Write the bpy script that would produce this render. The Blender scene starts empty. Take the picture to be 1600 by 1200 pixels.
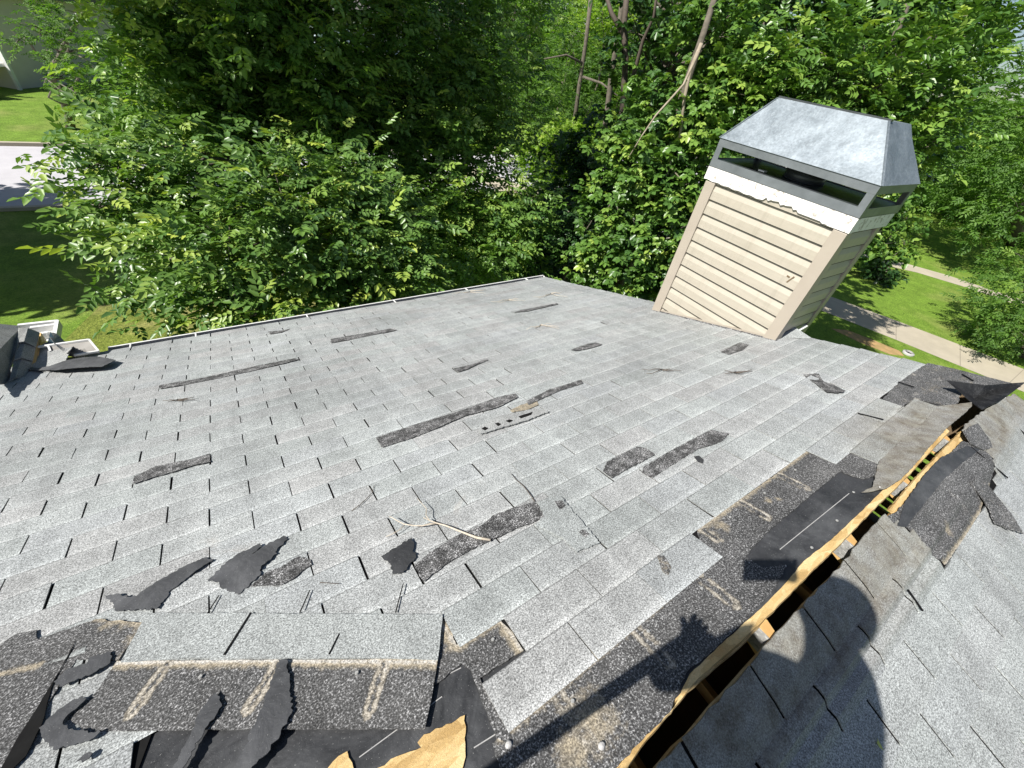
import bpy, bmesh, math, random
import numpy as np
from mathutils import Vector, Matrix, geometry, noise as mnoise

random.seed(7)
rng = np.random.default_rng(7)
sc = bpy.context.scene
col = sc.collection

# ------------------------------------------------------------------ camera
F = 638.014
EX = Vector((0.829354, -0.539714, 0.144502))
EY = Vector((-0.262597, -0.604813, -0.751827))
F0 = Vector((0.493168, 0.585585, -0.643331))
CAM = Vector((0.351629, 0.127898, 1.215052))
cd = bpy.data.cameras.new('camera')
cam = bpy.data.objects.new('camera', cd)
col.objects.link(cam)
R = Matrix((EX, -EY, -F0)).transposed()
cam.matrix_world = Matrix.Translation(CAM) @ R.to_4x4()
cd.sensor_width = 36.0
cd.lens = 36.0 * F / 1600.0
cd.clip_start = 0.02
cd.clip_end = 800
sc.camera = cam

# ------------------------------------------------------------------ light
LDIR = Vector((0.702, -0.022, -0.711)).normalized()
w = bpy.data.worlds.new("World"); sc.world = w; w.use_nodes = True
nt = w.node_tree
bg = nt.nodes['Background']
sky = nt.nodes.new('ShaderNodeTexSky')
sky.sky_type = 'NISHITA'; sky.sun_disc = False
sky.sun_elevation = math.radians(45.3); sky.sun_rotation = math.radians(271.5)
nt.links.new(sky.outputs[0], bg.inputs[0]); bg.inputs[1].default_value = 0.055
ld = bpy.data.lights.new('sun', 'SUN'); ld.energy = 5.0; ld.angle = math.radians(0.5)
ld.color = (1.0, 0.96, 0.90)
lo = bpy.data.objects.new('sun', ld); col.objects.link(lo)
lo.rotation_euler = LDIR.to_track_quat('-Z', 'Y').to_euler()
sc.view_settings.view_transform = 'Standard'
sc.view_settings.look = 'None'
sc.view_settings.exposure = 0.74
sc.view_settings.gamma = 1.0
sc.cycles.max_bounces = 8
sc.cycles.transparent_max_bounces = 4

# ------------------------------------------------------------------ measuring helpers
PIT = math.radians(18.2)
CP, SP = math.cos(PIT), math.sin(PIT)
GZ = -5.0

def ray(px, py):
    return (F0 + EX * ((px - 800) / F) + EY * ((py - 600) / F))
def at(px, py, dist):
    return CAM + ray(px, py).normalized() * dist
def at_z(px, py, z):
    d = ray(px, py)
    return CAM + d * ((z - CAM.z) / d.z)
def plane_hit(px, py, n, h):
    d = ray(px, py); n = Vector(n)
    return CAM + d * ((h - n.dot(CAM)) / n.dot(d))
NF = Vector((0, SP, CP)); NB = Vector((0, -SP, CP))
def front(x, s, h=0.0):
    return Vector((x, s * CP + h * SP, -s * SP + h * CP))
def back(x, s, h=0.0):
    return Vector((x, -s * CP - h * SP, -s * SP + h * CP))
def fpx(px, py, h=0.0):      # picture point -> (x, s) on the front slope
    p = plane_hit(px, py, NF, h)
    return (p.x, p.y * CP - p.z * SP)
def bpx(px, py, h=0.0):
    p = plane_hit(px, py, NB, h)
    return (p.x, -p.y * CP - p.z * SP)
def waviness(x, s):          # old sheathing: the slope is not quite flat
    return 0.004 * mnoise.noise(Vector((x * 1.3, s * 1.6, 3.1))) + 0.0015 * mnoise.noise(Vector((x * 5, s * 6, 9)))

# ------------------------------------------------------------------ object helpers
def tag(o, label=None, cat=None, group=None, kind=None):
    if label: o['label'] = label
    if cat: o['category'] = cat
    if group: o['group'] = group
    if kind: o['kind'] = kind
    return o
def empty(name, loc, label=None, cat=None, group=None):
    o = bpy.data.objects.new(name, None); col.objects.link(o); o.location = loc
    return tag(o, label, cat, group)
def mesh_obj(name, verts, faces, mat, parent=None, attr=None, smooth=False):
    me = bpy.data.meshes.new(name)
    off = Vector(parent_loc(parent)) if parent else Vector((0, 0, 0))
    vs = [tuple(Vector(v) - off) for v in verts]
    me.from_pydata(vs, [], faces)
    if attr is not None:
        a = me.color_attributes.new('tint', 'FLOAT_COLOR', 'POINT')
        a.data.foreach_set('color', np.asarray(attr, dtype=np.float32).ravel())
    me.validate(); me.update()
    if smooth:
        me.polygons.foreach_set('use_smooth', [True] * len(me.polygons))
    o = bpy.data.objects.new(name, me); col.objects.link(o)
    if mat: me.materials.append(mat)
    if parent: o.parent = parent
    return o
def parent_loc(p):
    v = Vector((0, 0, 0))
    while p:
        v = v + p.location; p = p.parent
    return v
class MB:
    def __init__(s): s.v = []; s.f = []; s.a = []
    def quadbox(s, p):       # 8 points: bottom 4 ccw, top 4 ccw
        b = len(s.v); s.v += [Vector(q) for q in p]
        s.f += [(b, b+3, b+2, b+1), (b+4, b+5, b+6, b+7), (b, b+1, b+5, b+4), (b+1, b+2, b+6, b+5), (b+2, b+3, b+7, b+6), (b+3, b, b+4, b+7)]
    def box(s, x0, y0, z0, x1, y1, z1):
        s.quadbox([(x0,y0,z0),(x1,y0,z0),(x1,y1,z0),(x0,y1,z0),(x0,y0,z1),(x1,y0,z1),(x1,y1,z1),(x0,y1,z1)])
    def bar(s, a, b, w, h, up=(0, 0, 1)):
        a, b = Vector(a), Vector(b); d = (b - a).normalized(); u = Vector(up)
        r = d.cross(u).normalized() * (w / 2); u = r.cross(d).normalized() * (h / 2)
        s.quadbox([a-r-u, a+r-u, b+r-u, b-r-u, a-r+u, a+r+u, b+r+u, b-r+u])
    def tube(s, pts, r0, r1, n=7, wob=0.0):
        pts = [Vector(p) for p in pts]; m = len(pts); rings = []
        for i, p in enumerate(pts):
            d = (pts[min(i+1, m-1)] - pts[max(i-1, 0)]).normalized()
            a = d.orthogonal().normalized() if i == 0 else (prev - d * prev.dot(d)).normalized()
            prev = a; b = d.cross(a); r = r0 + (r1 - r0) * i / (m - 1)
            base = len(s.v)
            for k in range(n):
                t = 2 * math.pi * k / n; rr = r * (1 + random.uniform(-wob, wob))
                s.v.append(p + (a * math.cos(t) + b * math.sin(t)) * rr)
            rings.append(base)
        for i in range(m - 1):
            for k in range(n):
                s.f.append((rings[i]+k, rings[i]+(k+1) % n, rings[i+1]+(k+1) % n, rings[i+1]+k))
        s.f.append(tuple(rings[-1]+k for k in range(n)))
        s.f.append(tuple(rings[0]+k for k in reversed(range(n))))
    def build(s, name, mat, parent=None, smooth=False):
        return mesh_obj(name, s.v, s.f, mat, parent, None, smooth)
def bevel(o, wd, seg=2):
    m = o.modifiers.new('bevel', 'BEVEL'); m.width = wd; m.segments = seg; m.limit_method = 'ANGLE'

# ------------------------------------------------------------------ materials
def new_mat(name):
    m = bpy.data.materials.new(name); m.use_nodes = True
    t = m.node_tree; b = t.nodes['Principled BSDF']
    return m, t, b
def N(t, typ, **kw):
    n = t.nodes.new(typ)
    for k, v in kw.items(): setattr(n, k, v)
    return n
def coords(t):
    return N(t, 'ShaderNodeTexCoord').outputs['Object']
def tex(t, scale, detail=2.0, rough=0.5, vec=None, dist=0.0):
    n = N(t, 'ShaderNodeTexNoise'); n.inputs['Scale'].default_value = scale
    n.inputs['Detail'].default_value = detail; n.inputs['Roughness'].default_value = rough
    n.inputs['Distortion'].default_value = dist
    if vec is not None: t.links.new(vec, n.inputs['Vector'])
    return n.outputs['Fac']
def ramp(t, fac, stops, interp='LINEAR'):
    n = N(t, 'ShaderNodeValToRGB'); n.color_ramp.interpolation = interp
    e = n.color_ramp.elements
    while len(e) < len(stops): e.new(0.5)
    for i, (p, c) in enumerate(stops):
        e[i].position = p
        e[i].color = (c, c, c, 1) if not hasattr(c, '__len__') else (*c, 1)
    t.links.new(fac, n.inputs['Fac']); return n.outputs['Color']
def mix(t, fac, a, b, mode='MIX'):
    n = N(t, 'ShaderNodeMix'); n.data_type = 'RGBA'; n.blend_type = mode
    for sock, v in ((n.inputs[0], fac), (n.inputs[6], a), (n.inputs[7], b)):
        if isinstance(v, (int, float)): sock.default_value = v if sock == n.inputs[0] else (v, v, v, 1)
        elif hasattr(v, '__len__'): sock.default_value = (*v, 1)
        else: t.links.new(v, sock)
    return n.outputs[2]
def math_(t, op, a, b=None):
    n = N(t, 'ShaderNodeMath'); n.operation = op
    for i, v in enumerate((a, b)):
        if v is None: continue
        if isinstance(v, (int, float)): n.inputs[i].default_value = v
        else: t.links.new(v, n.inputs[i])
    return n.outputs[0]
def bump(t, b, h, strength=0.4, dist=0.002):
    n = N(t, 'ShaderNodeBump'); n.inputs['Strength'].default_value = strength; n.inputs['Distance'].default_value = dist
    t.links.new(h, n.inputs['Height']); t.links.new(n.outputs['Normal'], b.inputs['Normal'])

def mat_shingle():
    m, t, b = new_mat('grey_shingle_granules')
    c = coords(t)
    at_ = N(t, 'ShaderNodeAttribute'); at_.attribute_name = 'tint'
    sep = N(t, 'ShaderNodeSeparateColor'); t.links.new(at_.outputs['Color'], sep.inputs[0])
    tone, vv, hue = sep.outputs
    stain = at_.outputs['Alpha']
    n1 = tex(t, 240, 2.0, 0.75, c)
    g = ramp(t, n1, [(0.32, 0.105), (0.44, 0.235), (0.53, 0.355), (0.68, 0.60)])
    hu = ramp(t, hue, [(0.0, (0.955, 1.0, 1.01)), (0.35, (0.94, 1.0, 0.985)), (0.7, (0.955, 0.995, 0.99)), (1.0, (0.975, 0.99, 0.98))])
    g = mix(t, 1.0, g, hu, 'MULTIPLY')
    tn = ramp(t, tone, [(0.0, 0.90), (1.0, 1.08)])
    g = mix(t, 1.0, g, tn, 'MULTIPLY')
    big = tex(t, 1.1, 4, 0.6, c)
    g = mix(t, 1.0, g, ramp(t, big, [(0.3, 0.86), (0.7, 1.1)]), 'MULTIPLY')
    mp_ = N(t, 'ShaderNodeMapping'); mp_.inputs['Scale'].default_value = (7.0, 0.9, 0.9); t.links.new(c, mp_.inputs[0])
    stk = tex(t, 1.0, 6, 0.7, mp_.outputs[0], 0.4)
    g = mix(t, 1.0, g, ramp(t, stk, [(0.3, 0.84), (0.6, 1.06)]), 'MULTIPLY')
    wsh = tex(t, 2.6, 6, 0.75, c, 0.6)
    g = mix(t, ramp(t, wsh, [(0.64, 0.0), (0.78, 0.3)]), g, (0.46, 0.41, 0.36))
    mid = tex(t, 14, 3, 0.6, c)
    g = mix(t, 1.0, g, ramp(t, mid, [(0.25, 0.86), (0.75, 1.1)]), 'MULTIPLY')
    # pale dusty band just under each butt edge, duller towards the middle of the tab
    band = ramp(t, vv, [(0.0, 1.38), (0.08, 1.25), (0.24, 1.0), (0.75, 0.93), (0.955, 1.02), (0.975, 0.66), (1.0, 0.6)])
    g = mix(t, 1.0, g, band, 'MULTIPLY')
    s2 = tex(t, 9, 5, 0.7, c)
    st = math_(t, 'MULTIPLY', stain, ramp(t, s2, [(0.3, 0.35), (0.65, 1.0)]))
    dirt = mix(t, 0.6, g, mix(t, 1.0, g, (0.62, 0.50, 0.34), 'MULTIPLY'))
    dirt = mix(t, 0.72, dirt, mix(t, ramp(t, tex(t, 16, 4, 0.7, c), [(0.4, 0.0), (0.6, 1.0)]), (0.095, 0.075, 0.05), (0.21, 0.20, 0.165)))
    g = mix(t, st, g, dirt)
    t.links.new(g, b.inputs['Base Color'])
    b.inputs['Roughness'].default_value = 0.85
    b.inputs['Specular IOR Level'].default_value = 0.35
    bump(t, b, n1, 0.6, 0.002)
    return m
def mat_headlap():
    m, t, b = new_mat('black_headlap_granules')
    c = coords(t)
    at_ = N(t, 'ShaderNodeAttribute'); at_.attribute_name = 'tint'
    sep = N(t, 'ShaderNodeSeparateColor'); t.links.new(at_.outputs['Color'], sep.inputs[0])
    n1 = tex(t, 210, 1.5, 0.75, c)
    dark = ramp(t, n1, [(0.35, 0.016), (0.50, 0.06), (0.60, 0.15), (0.70, 0.42)])
    dark = mix(t, ramp(t, tex(t, 3.5, 5, 0.7, c), [(0.45, 0.0), (0.75, 0.22)]), dark, (0.14, 0.137, 0.13))
    pal = ramp(t, tex(t, 6, 4, 0.6, c), [(0.35, 0.75), (0.75, 1.35)])
    dark = mix(t, 1.0, dark, pal, 'MULTIPLY')
    tan = mix(t, 1.0, ramp(t, n1, [(0.35, 0.35), (0.65, 1.1)]), (0.42, 0.36, 0.26), 'MULTIPLY')
    pale = mix(t, 1.0, ramp(t, n1, [(0.35, 0.4), (0.6, 1.15)]), (0.52, 0.50, 0.46), 'MULTIPLY')
    edge = tex(t, 45, 3, 0.7, c)
    f = math_(t, 'ADD', sep.outputs[0], math_(t, 'MULTIPLY', math_(t, 'SUBTRACT', edge, 0.5), 1.3))
    g = mix(t, ramp(t, f, [(0.25, 0.0), (0.85, 0.95)]), dark, tan)
    f2 = math_(t, 'ADD', sep.outputs[1], math_(t, 'MULTIPLY', math_(t, 'SUBTRACT', edge, 0.5), 1.2))
    g = mix(t, ramp(t, f2, [(0.4, 0.0), (0.95, 0.9)]), g, pale)
    t.links.new(g, b.inputs['Base Color'])
    b.inputs['Roughness'].default_value = 0.8
    bump(t, b, n1, 0.6, 0.002)
    return m
def mat_patch():
    m, t, b = new_mat('bare_asphalt_patch')
    c = coords(t)
    n1 = tex(t, 230, 1.5, 0.75, c)
    dark = ramp(t, n1, [(0.38, 0.02), (0.5, 0.065), (0.60, 0.20), (0.68, 0.5)])
    blot = ramp(t, tex(t, 22, 3, 0.6, c), [(0.40, 0.45), (0.62, 1.5)])
    g = mix(t, 1.0, dark, blot, 'MULTIPLY')
    t.links.new(g, b.inputs['Base Color']); b.inputs['Roughness'].default_value = 0.85
    bump(t, b, n1, 0.5, 0.002)
    return m
def mat_felt(name='black_felt_underlayment', base=0.035, rough=0.42, dust=0.35):
    m, t, b = new_mat(name)
    c = coords(t)
    a = tex(t, 7, 6, 0.7, c, 0.5); a2 = tex(t, 230, 2, 0.6, c); a3 = tex(t, 3, 5, 0.75, c, 1.0)
    g = ramp(t, a, [(0.3, (base*0.6, base*0.62, base*0.66)), (0.7, (base*1.5, base*1.55, base*1.65))])
    g = mix(t, ramp(t, a3, [(0.48, 0.0), (0.72, dust)]), g, (0.17, 0.175, 0.18))
    g = mix(t, ramp(t, a2, [(0.66, 0.0), (0.74, 0.5)]), g, (0.30, 0.30, 0.29))
    t.links.new(g, b.inputs['Base Color'])
    t.links.new(ramp(t, a, [(0.3, rough), (0.7, rough + 0.25)]), b.inputs['Roughness'])
    b.inputs['Specular IOR Level'].default_value = 0.35
    bump(t, b, tex(t, 18, 5, 0.65, c, 0.8), 0.5, 0.006)
    return m
def mat_osb(name='raw_osb_wood', k=1.0):
    m, t, b = new_mat(name)
    c = coords(t)
    lay = []
    for ang, sc_ in ((0.35, 42), (1.9, 50)):
        v = N(t, 'ShaderNodeTexVoronoi'); v.inputs['Scale'].default_value = sc_
        mp = N(t, 'ShaderNodeMapping'); mp.inputs['Scale'].default_value = (0.28, 1.0, 1.0); mp.inputs['Rotation'].default_value = (0, 0, ang)
        t.links.new(c, mp.inputs[0]); t.links.new(mp.outputs[0], v.inputs['Vector'])
        s_ = N(t, 'ShaderNodeSeparateColor'); t.links.new(v.outputs['Color'], s_.inputs[0]); lay.append(s_.outputs[0])
    f = math_(t, 'MULTIPLY', math_(t, 'ADD', lay[0], lay[1]), 0.5)
    g = ramp(t, f, [(0.1, (0.42*k, 0.27*k, 0.10*k)), (0.45, (0.58*k, 0.40*k, 0.17*k)), (0.8, (0.70*k, 0.53*k, 0.27*k))])
    gr = tex(t, 90, 5, 0.75, c, 2.5)
    g = mix(t, 1.0, g, ramp(t, gr, [(0.3, 0.72), (0.6, 1.05)]), 'MULTIPLY')
    og = tex(t, 7, 4, 0.6, c)
    g = mix(t, ramp(t, og, [(0.58, 0.0), (0.74, 0.45)]), g, (0.55*k, 0.24*k, 0.06*k))
    t.links.new(g, b.inputs['Base Color']); b.inputs['Roughness'].default_value = 0.6
    bump(t, b, gr, 0.5, 0.004)
    return m
def mat_plain(name, c0, c1=None, scale=8, rough=0.6, metal=0.0, bs=0.15, detail=4):
    m, t, b = new_mat(name)
    c = coords(t); a = tex(t, scale, detail, 0.6, c)
    c1 = c1 or tuple(x * 0.8 for x in c0)
    t.links.new(ramp(t, a, [(0.3, c0), (0.7, c1)]), b.inputs['Base Color'])
    b.inputs['Roughness'].default_value = rough; b.inputs['Metallic'].default_value = metal
    if bs: bump(t, b, tex(t, scale * 6, 3, 0.6, c), bs, 0.003)
    return m
def mat_galv():
    m, t, b = new_mat('weathered_galvanised_sheet')
    c = coords(t)
    a = tex(t, 4.5, 6, 0.65, c, 0.6)
    sp = N(t, 'ShaderNodeTexVoronoi'); sp.inputs['Scale'].default_value = 90
    t.links.new(c, sp.inputs['Vector'])
    ss = N(t, 'ShaderNodeSeparateColor'); t.links.new(sp.outputs['Color'], ss.inputs[0])
    g = ramp(t, a, [(0.30, (0.125, 0.15, 0.17)), (0.46, (0.17, 0.20, 0.225)), (0.62, (0.225, 0.26, 0.29))])
    g = mix(t, 1.0, g, ramp(t, ss.outputs[0], [(0.0, 0.85), (1.0, 1.12)]), 'MULTIPLY')
    scr = tex(t, 14, 5, 0.8, c, 3.0)
    g = mix(t, ramp(t, scr, [(0.56, 0.0), (0.70, 0.5)]), g, (0.42, 0.47, 0.51))
    t.links.new(g, b.inputs['Base Color'])
    b.inputs['Metallic'].default_value = 0.35
    t.links.new(ramp(t, scr, [(0.3, 0.42), (0.7, 0.65)]), b.inputs['Roughness'])
    bump(t, b, tex(t, 3.5, 3, 0.5, c), 0.35, 0.03)
    return m
def mat_siding():
    m, t, b = new_mat('cream_vinyl_siding')
    c = coords(t)
    mp = N(t, 'ShaderNodeMapping'); mp.inputs['Scale'].default_value = (1.0, 1.0, 14.0); t.links.new(c, mp.inputs[0])
    a = tex(t, 3, 5, 0.6, mp.outputs[0]); d = tex(t, 2.2, 6, 0.7, c, 0.8)
    g = ramp(t, a, [(0.3, (0.355, 0.325, 0.265)), (0.7, (0.40, 0.365, 0.30))])
    mr = N(t, 'ShaderNodeMapping'); mr.inputs['Scale'].default_value = (9.0, 9.0, 0.7); t.links.new(c, mr.inputs[0])
    g = mix(t, ramp(t, tex(t, 2.0, 6, 0.75, mr.outputs[0]), [(0.5, 0.0), (0.75, 0.5)]), g, (0.25, 0.23, 0.18))
    g = mix(t, ramp(t, d, [(0.48, 0.0), (0.75, 0.45)]), g, (0.30, 0.27, 0.21))
    t.links.new(g, b.inputs['Base Color']); b.inputs['Roughness'].default_value = 0.45
    bump(t, b, tex(t, 60, 2, 0.5, mp.outputs[0]), 0.06, 0.002)
    return m
def mat_peeling():
    m, t, b = new_mat('peeling_white_paint')
    c = coords(t)
    a = tex(t, 18, 6, 0.72, c, 1.0)
    g = mix(t, ramp(t, a, [(0.54, 0.0), (0.61, 0.9)]), (0.70, 0.69, 0.66), (0.34, 0.31, 0.27))
    t.links.new(g, b.inputs['Base Color']); b.inputs['Roughness'].default_value = 0.55
    bump(t, b, a, 0.4, 0.003)
    return m
def mat_leaf(name, ca, cb, cc, trans=0.35, rough=0.38):
    m = bpy.data.materials.new(name); m.use_nodes = True
    t = m.node_tree; b = t.nodes['Principled BSDF']; out = t.nodes['Material Output']
    at_ = N(t, 'ShaderNodeAttribute'); at_.attribute_name = 'tint'
    sep = N(t, 'ShaderNodeSeparateColor'); t.links.new(at_.outputs['Color'], sep.inputs[0])
    g = ramp(t, sep.outputs[0], [(0.0, ca), (0.55, cb), (1.0, cc)])
    t.links.new(g, b.inputs['Base Color']); b.inputs['Roughness'].default_value = rough
    b.inputs['Specular IOR Level'].default_value = 0.5
    tr = N(t, 'ShaderNodeBsdfTranslucent')
    gg = mix(t, 1.0, g, (1.5, 1.7, 0.6), 'MULTIPLY')
    t.links.new(gg, tr.inputs['Color'])
    ms = N(t, 'ShaderNodeMixShader'); ms.inputs[0].default_value = trans
    t.links.new(b.outputs[0], ms.inputs[1]); t.links.new(tr.outputs[0], ms.inputs[2])
    t.links.new(ms.outputs[0], out.inputs['Surface'])
    return m
def mat_grass(name, a0, a1, a2, dry=(0.26, 0.24, 0.09), dry_amt=0.5):
    m, t, b = new_mat(name)
    c = coords(t)
    big = tex(t, 0.45, 5, 0.6, c); fine = tex(t, 16, 5, 0.8, c)
    vf = tex(t, 60, 3, 0.8, c)
    g = ramp(t, fine, [(0.3, a0), (0.5, a1), (0.72, a2)])
    g = mix(t, math_(t, 'MULTIPLY', ramp(t, big, [(0.5, 0.0), (0.72, 1.0)]), dry_amt), g, dry)
    g = mix(t, 1.0, g, ramp(t, vf, [(0.3, 0.5), (0.7, 1.5)]), 'MULTIPLY')
    g = mix(t, 1.0, g, ramp(t, tex(t, 1.8, 6, 0.75, c), [(0.3, 0.65), (0.7, 1.25)]), 'MULTIPLY')
    t.links.new(g, b.inputs['Base Color']); b.inputs['Roughness'].default_value = 0.9
    b.inputs['Specular IOR Level'].default_value = 0.2
    bump(t, b, fine, 0.8, 0.05)
    return m
M = dict(
    shingle=mat_shingle(), headlap=mat_headlap(), patch=mat_patch(), felt=mat_felt(), felt2=mat_felt('dull_black_felt', 0.06, 0.55, 0.5),
    osb=mat_osb(), osb_edge=mat_osb('osb_edge', 0.92), truss=mat_plain('truss_lumber', (0.62, 0.42, 0.18), (0.50, 0.30, 0.11), 14, 0.6),
    plate=mat_plain('galvanised_nail_plate', (0.48, 0.48, 0.46), (0.26, 0.26, 0.25), 60, 0.5, 0.3),
    galv=mat_galv(), rail=mat_plain('dull_galvanised_rail', (0.13, 0.145, 0.155), (0.20, 0.22, 0.235), 7, 0.45, 0.4, 0.1, 6), siding=mat_siding(), post=mat_plain('tan_vinyl_corner', (0.35, 0.31, 0.255), (0.32, 0.28, 0.23), 5, 0.45, 0, 0.03),
    peel=mat_peeling(), white=mat_plain('white_gutter_paint', (0.75, 0.75, 0.74), (0.6, 0.6, 0.58), 6, 0.35, 0, 0.05),
    black=mat_plain('tar_and_void_black', (0.008, 0.008, 0.008), (0.014, 0.014, 0.014), 20, 0.8),  # tar, and the dark of open cracks put into a colour
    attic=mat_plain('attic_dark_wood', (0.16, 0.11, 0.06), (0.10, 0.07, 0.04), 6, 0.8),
    twig=mat_plain('bleached_twig', (0.55, 0.49, 0.40), (0.36, 0.31, 0.24), 60, 0.7),
    darktwig=mat_plain('dark_twig', (0.06, 0.045, 0.035), (0.10, 0.08, 0.06), 60, 0.8),
    bark=mat_plain('grey_bark', (0.07, 0.06, 0.045), (0.15, 0.13, 0.10), 12, 0.9, 0, 0.8),
    palebark=mat_plain('pale_dead_wood', (0.34, 0.29, 0.22), (0.22, 0.18, 0.13), 10, 0.85, 0, 0.6),
    concrete=mat_plain('concrete_walk', (0.44, 0.39, 0.30), (0.35, 0.31, 0.24), 1.3, 0.85, 0, 0.2, 8),
    asphalt=mat_plain('sun_bleached_road', (0.48, 0.47, 0.49), (0.40, 0.39, 0.41), 1.2, 0.9, 0, 0.2, 8),
    grass=mat_grass('mown_grass', (0.06, 0.115, 0.014), (0.15, 0.25, 0.03), (0.25, 0.36, 0.05)),
    grassdry=mat_grass('dry_patchy_grass', (0.05, 0.08, 0.01), (0.17, 0.21, 0.035), (0.33, 0.36, 0.08), (0.30, 0.24, 0.12), 0.9),
    soil=mat_plain('bare_soil', (0.42, 0.26, 0.12), (0.25, 0.19, 0.07), 5, 0.95, 0, 0.6),
    housewall=mat_plain('beige_stucco', (0.62, 0.58, 0.50), (0.56, 0.52, 0.45), 2, 0.8),
    houseblue=mat_plain('pale_blue_siding', (0.50, 0.58, 0.66), (0.44, 0.52, 0.60), 2, 0.7),
    glass=mat_plain('dark_window_glass', (0.03, 0.035, 0.04), (0.05, 0.06, 0.07), 2, 0.1, 0, 0),
    brick=mat_plain('orange_brick', (0.50, 0.30, 0.20), (0.42, 0.22, 0.14), 20, 0.85),
    roofdark=mat_plain('far_roof', (0.12, 0.11, 0.11), (0.16, 0.15, 0.15), 6, 0.9),
    bluemetal=mat_plain('blue_grey_flashing', (0.16, 0.25, 0.30), (0.12, 0.2, 0.25), 6, 0.4, 0.3),
    skin=mat_plain('skin', (0.55, 0.34, 0.24), (0.50, 0.30, 0.21), 10, 0.5), shirt=mat_plain('navy_shirt', (0.03, 0.05, 0.10), (0.04, 0.06, 0.12), 10, 0.9),
    jeans=mat_plain('denim', (0.05, 0.07, 0.12), (0.07, 0.09, 0.15), 30, 0.9), phone=mat_plain('phone_case', (0.02, 0.02, 0.022), (0.03, 0.03, 0.03), 10, 0.3, 0, 0),
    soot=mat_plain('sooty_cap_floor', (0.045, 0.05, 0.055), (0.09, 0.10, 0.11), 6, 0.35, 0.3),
    yellowleaf=mat_plain('fallen_leaf', (0.45, 0.48, 0.12), (0.35, 0.40, 0.10), 30, 0.6),
    pebble=mat_plain('pebble', (0.45, 0.44, 0.42), (0.3, 0.3, 0.3), 50, 0.8),
)
for k_ in ('black',): M[k_].node_tree.nodes['Principled BSDF'].inputs['Specular IOR Level'].default_value = 0.05
LEAF = dict(
    a=mat_leaf('ash_leaf', (0.045, 0.105, 0.028), (0.135, 0.24, 0.05), (0.42, 0.50, 0.09), 0.2),
    m=mat_leaf('lightened_ash_leaf', (0.07, 0.15, 0.035), (0.17, 0.29, 0.06), (0.45, 0.54, 0.11), 0.3),  # ash leaf copy for the shaded inner boughs, lightened in colour for glints
    b=mat_leaf('vine_leaf', (0.04, 0.10, 0.024), (0.115, 0.22, 0.038), (0.33, 0.43, 0.08), 0.2),
    y=mat_leaf('yellow_green_leaf', (0.13, 0.24, 0.025), (0.22, 0.34, 0.04), (0.34, 0.42, 0.07), 0.45, 0.5),
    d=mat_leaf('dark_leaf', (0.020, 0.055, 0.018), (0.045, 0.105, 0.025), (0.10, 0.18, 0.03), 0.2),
    f=mat_leaf('feathery_leaf', (0.05, 0.115, 0.02), (0.10, 0.20, 0.03), (0.19, 0.30, 0.05), 0.4, 0.6),
)

# ------------------------------------------------------------------ sheets cut to a torn outline
def jagged(out, jag, step=0.02, seed=0):
    r = random.Random(seed); pts = []
    n = len(out)
    for i in range(n):
        a = Vector(out[i]); b = Vector(out[(i + 1) % n]); L = (b - a).length
        k = max(1, int(L / step))
        nrm = Vector((-(b - a).y, (b - a).x)); nrm = nrm / nrm.length if nrm.length > 1e-9 else nrm
        for j in range(k):
            p = a + (b - a) * (j / k)
            if j: p = p + nrm * r.uniform(-jag, jag)
            pts.append(p)
    return pts
def seg_d(p, a, b):
    a = Vector(a); b = Vector(b); ab = b - a
    t = max(0, min(1, (p - a).dot(ab) / max(ab.length_squared, 1e-12)))
    return (p - (a + ab * t)).length
def line_d(p, pl):
    return min(seg_d(p, pl[i], pl[i+1]) for i in range(len(pl) - 1))
def sheet(name, out, side, h, mat, parent, thick=0.003, cell=0.02, jag=0.003, step=0.015, attr=None, seed=1):
    """out in (x, s); h number or function (x, s) -> height above the slope; a real thickness below"""
    pts = jagged(out, jag, step, seed) if jag > 0 else [Vector(p) for p in out]
    n = len(pts); edges = [(i, (i + 1) % n) for i in range(n)]
    xs = [p.x for p in pts]; ys = [p.y for p in pts]
    allp = list(pts); r = random.Random(seed + 5)
    x = min(xs) + cell / 2
    while x < max(xs):
        y = min(ys) + cell / 2
        while y < max(ys):
            allp.append(Vector((x + r.uniform(-.2, .2) * cell, y + r.uniform(-.2, .2) * cell))); y += cell
        x += cell
    vo, eo, fo, *_ = geometry.delaunay_2d_cdt([Vector((p.x, p.y)) for p in allp], edges, [], 1, 1e-6)
    S = front if side == 'F' else back
    hf = h if callable(h) else (lambda x, s: h + waviness(x, s))
    top = [S(p.x, p.y, hf(p.x, p.y)) for p in vo]
    nrm = NF if side == 'F' else NB
    bot = [q - nrm * thick for q in top]
    k = len(top)
    flip = side == 'B'
    def area_ok(f):
        a, b_, c_ = top[f[0]], top[f[1]], top[f[2]]
        return (b_ - a).cross(c_ - a).dot(nrm) > 0
    faces = []
    ecount = {}
    for f in fo:
        f = tuple(f) if area_ok(f) else tuple(reversed(f))
        faces.append(f)
        for i in range(len(f)):
            e = (f[i], f[(i+1) % len(f)]); ecount[e] = 1
    full = list(faces) + [tuple(i + k for i in reversed(f)) for f in faces]
    for (a, b_) in ecount:
        if (b_, a) not in ecount: full.append((b_, a, a + k, b_ + k))
    at_ = None
    if attr:
        av = [attr(Vector((p.x, p.y))) for p in vo]
        at_ = av + av
    return mesh_obj(name, top + bot, full, mat, parent, at_)

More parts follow.
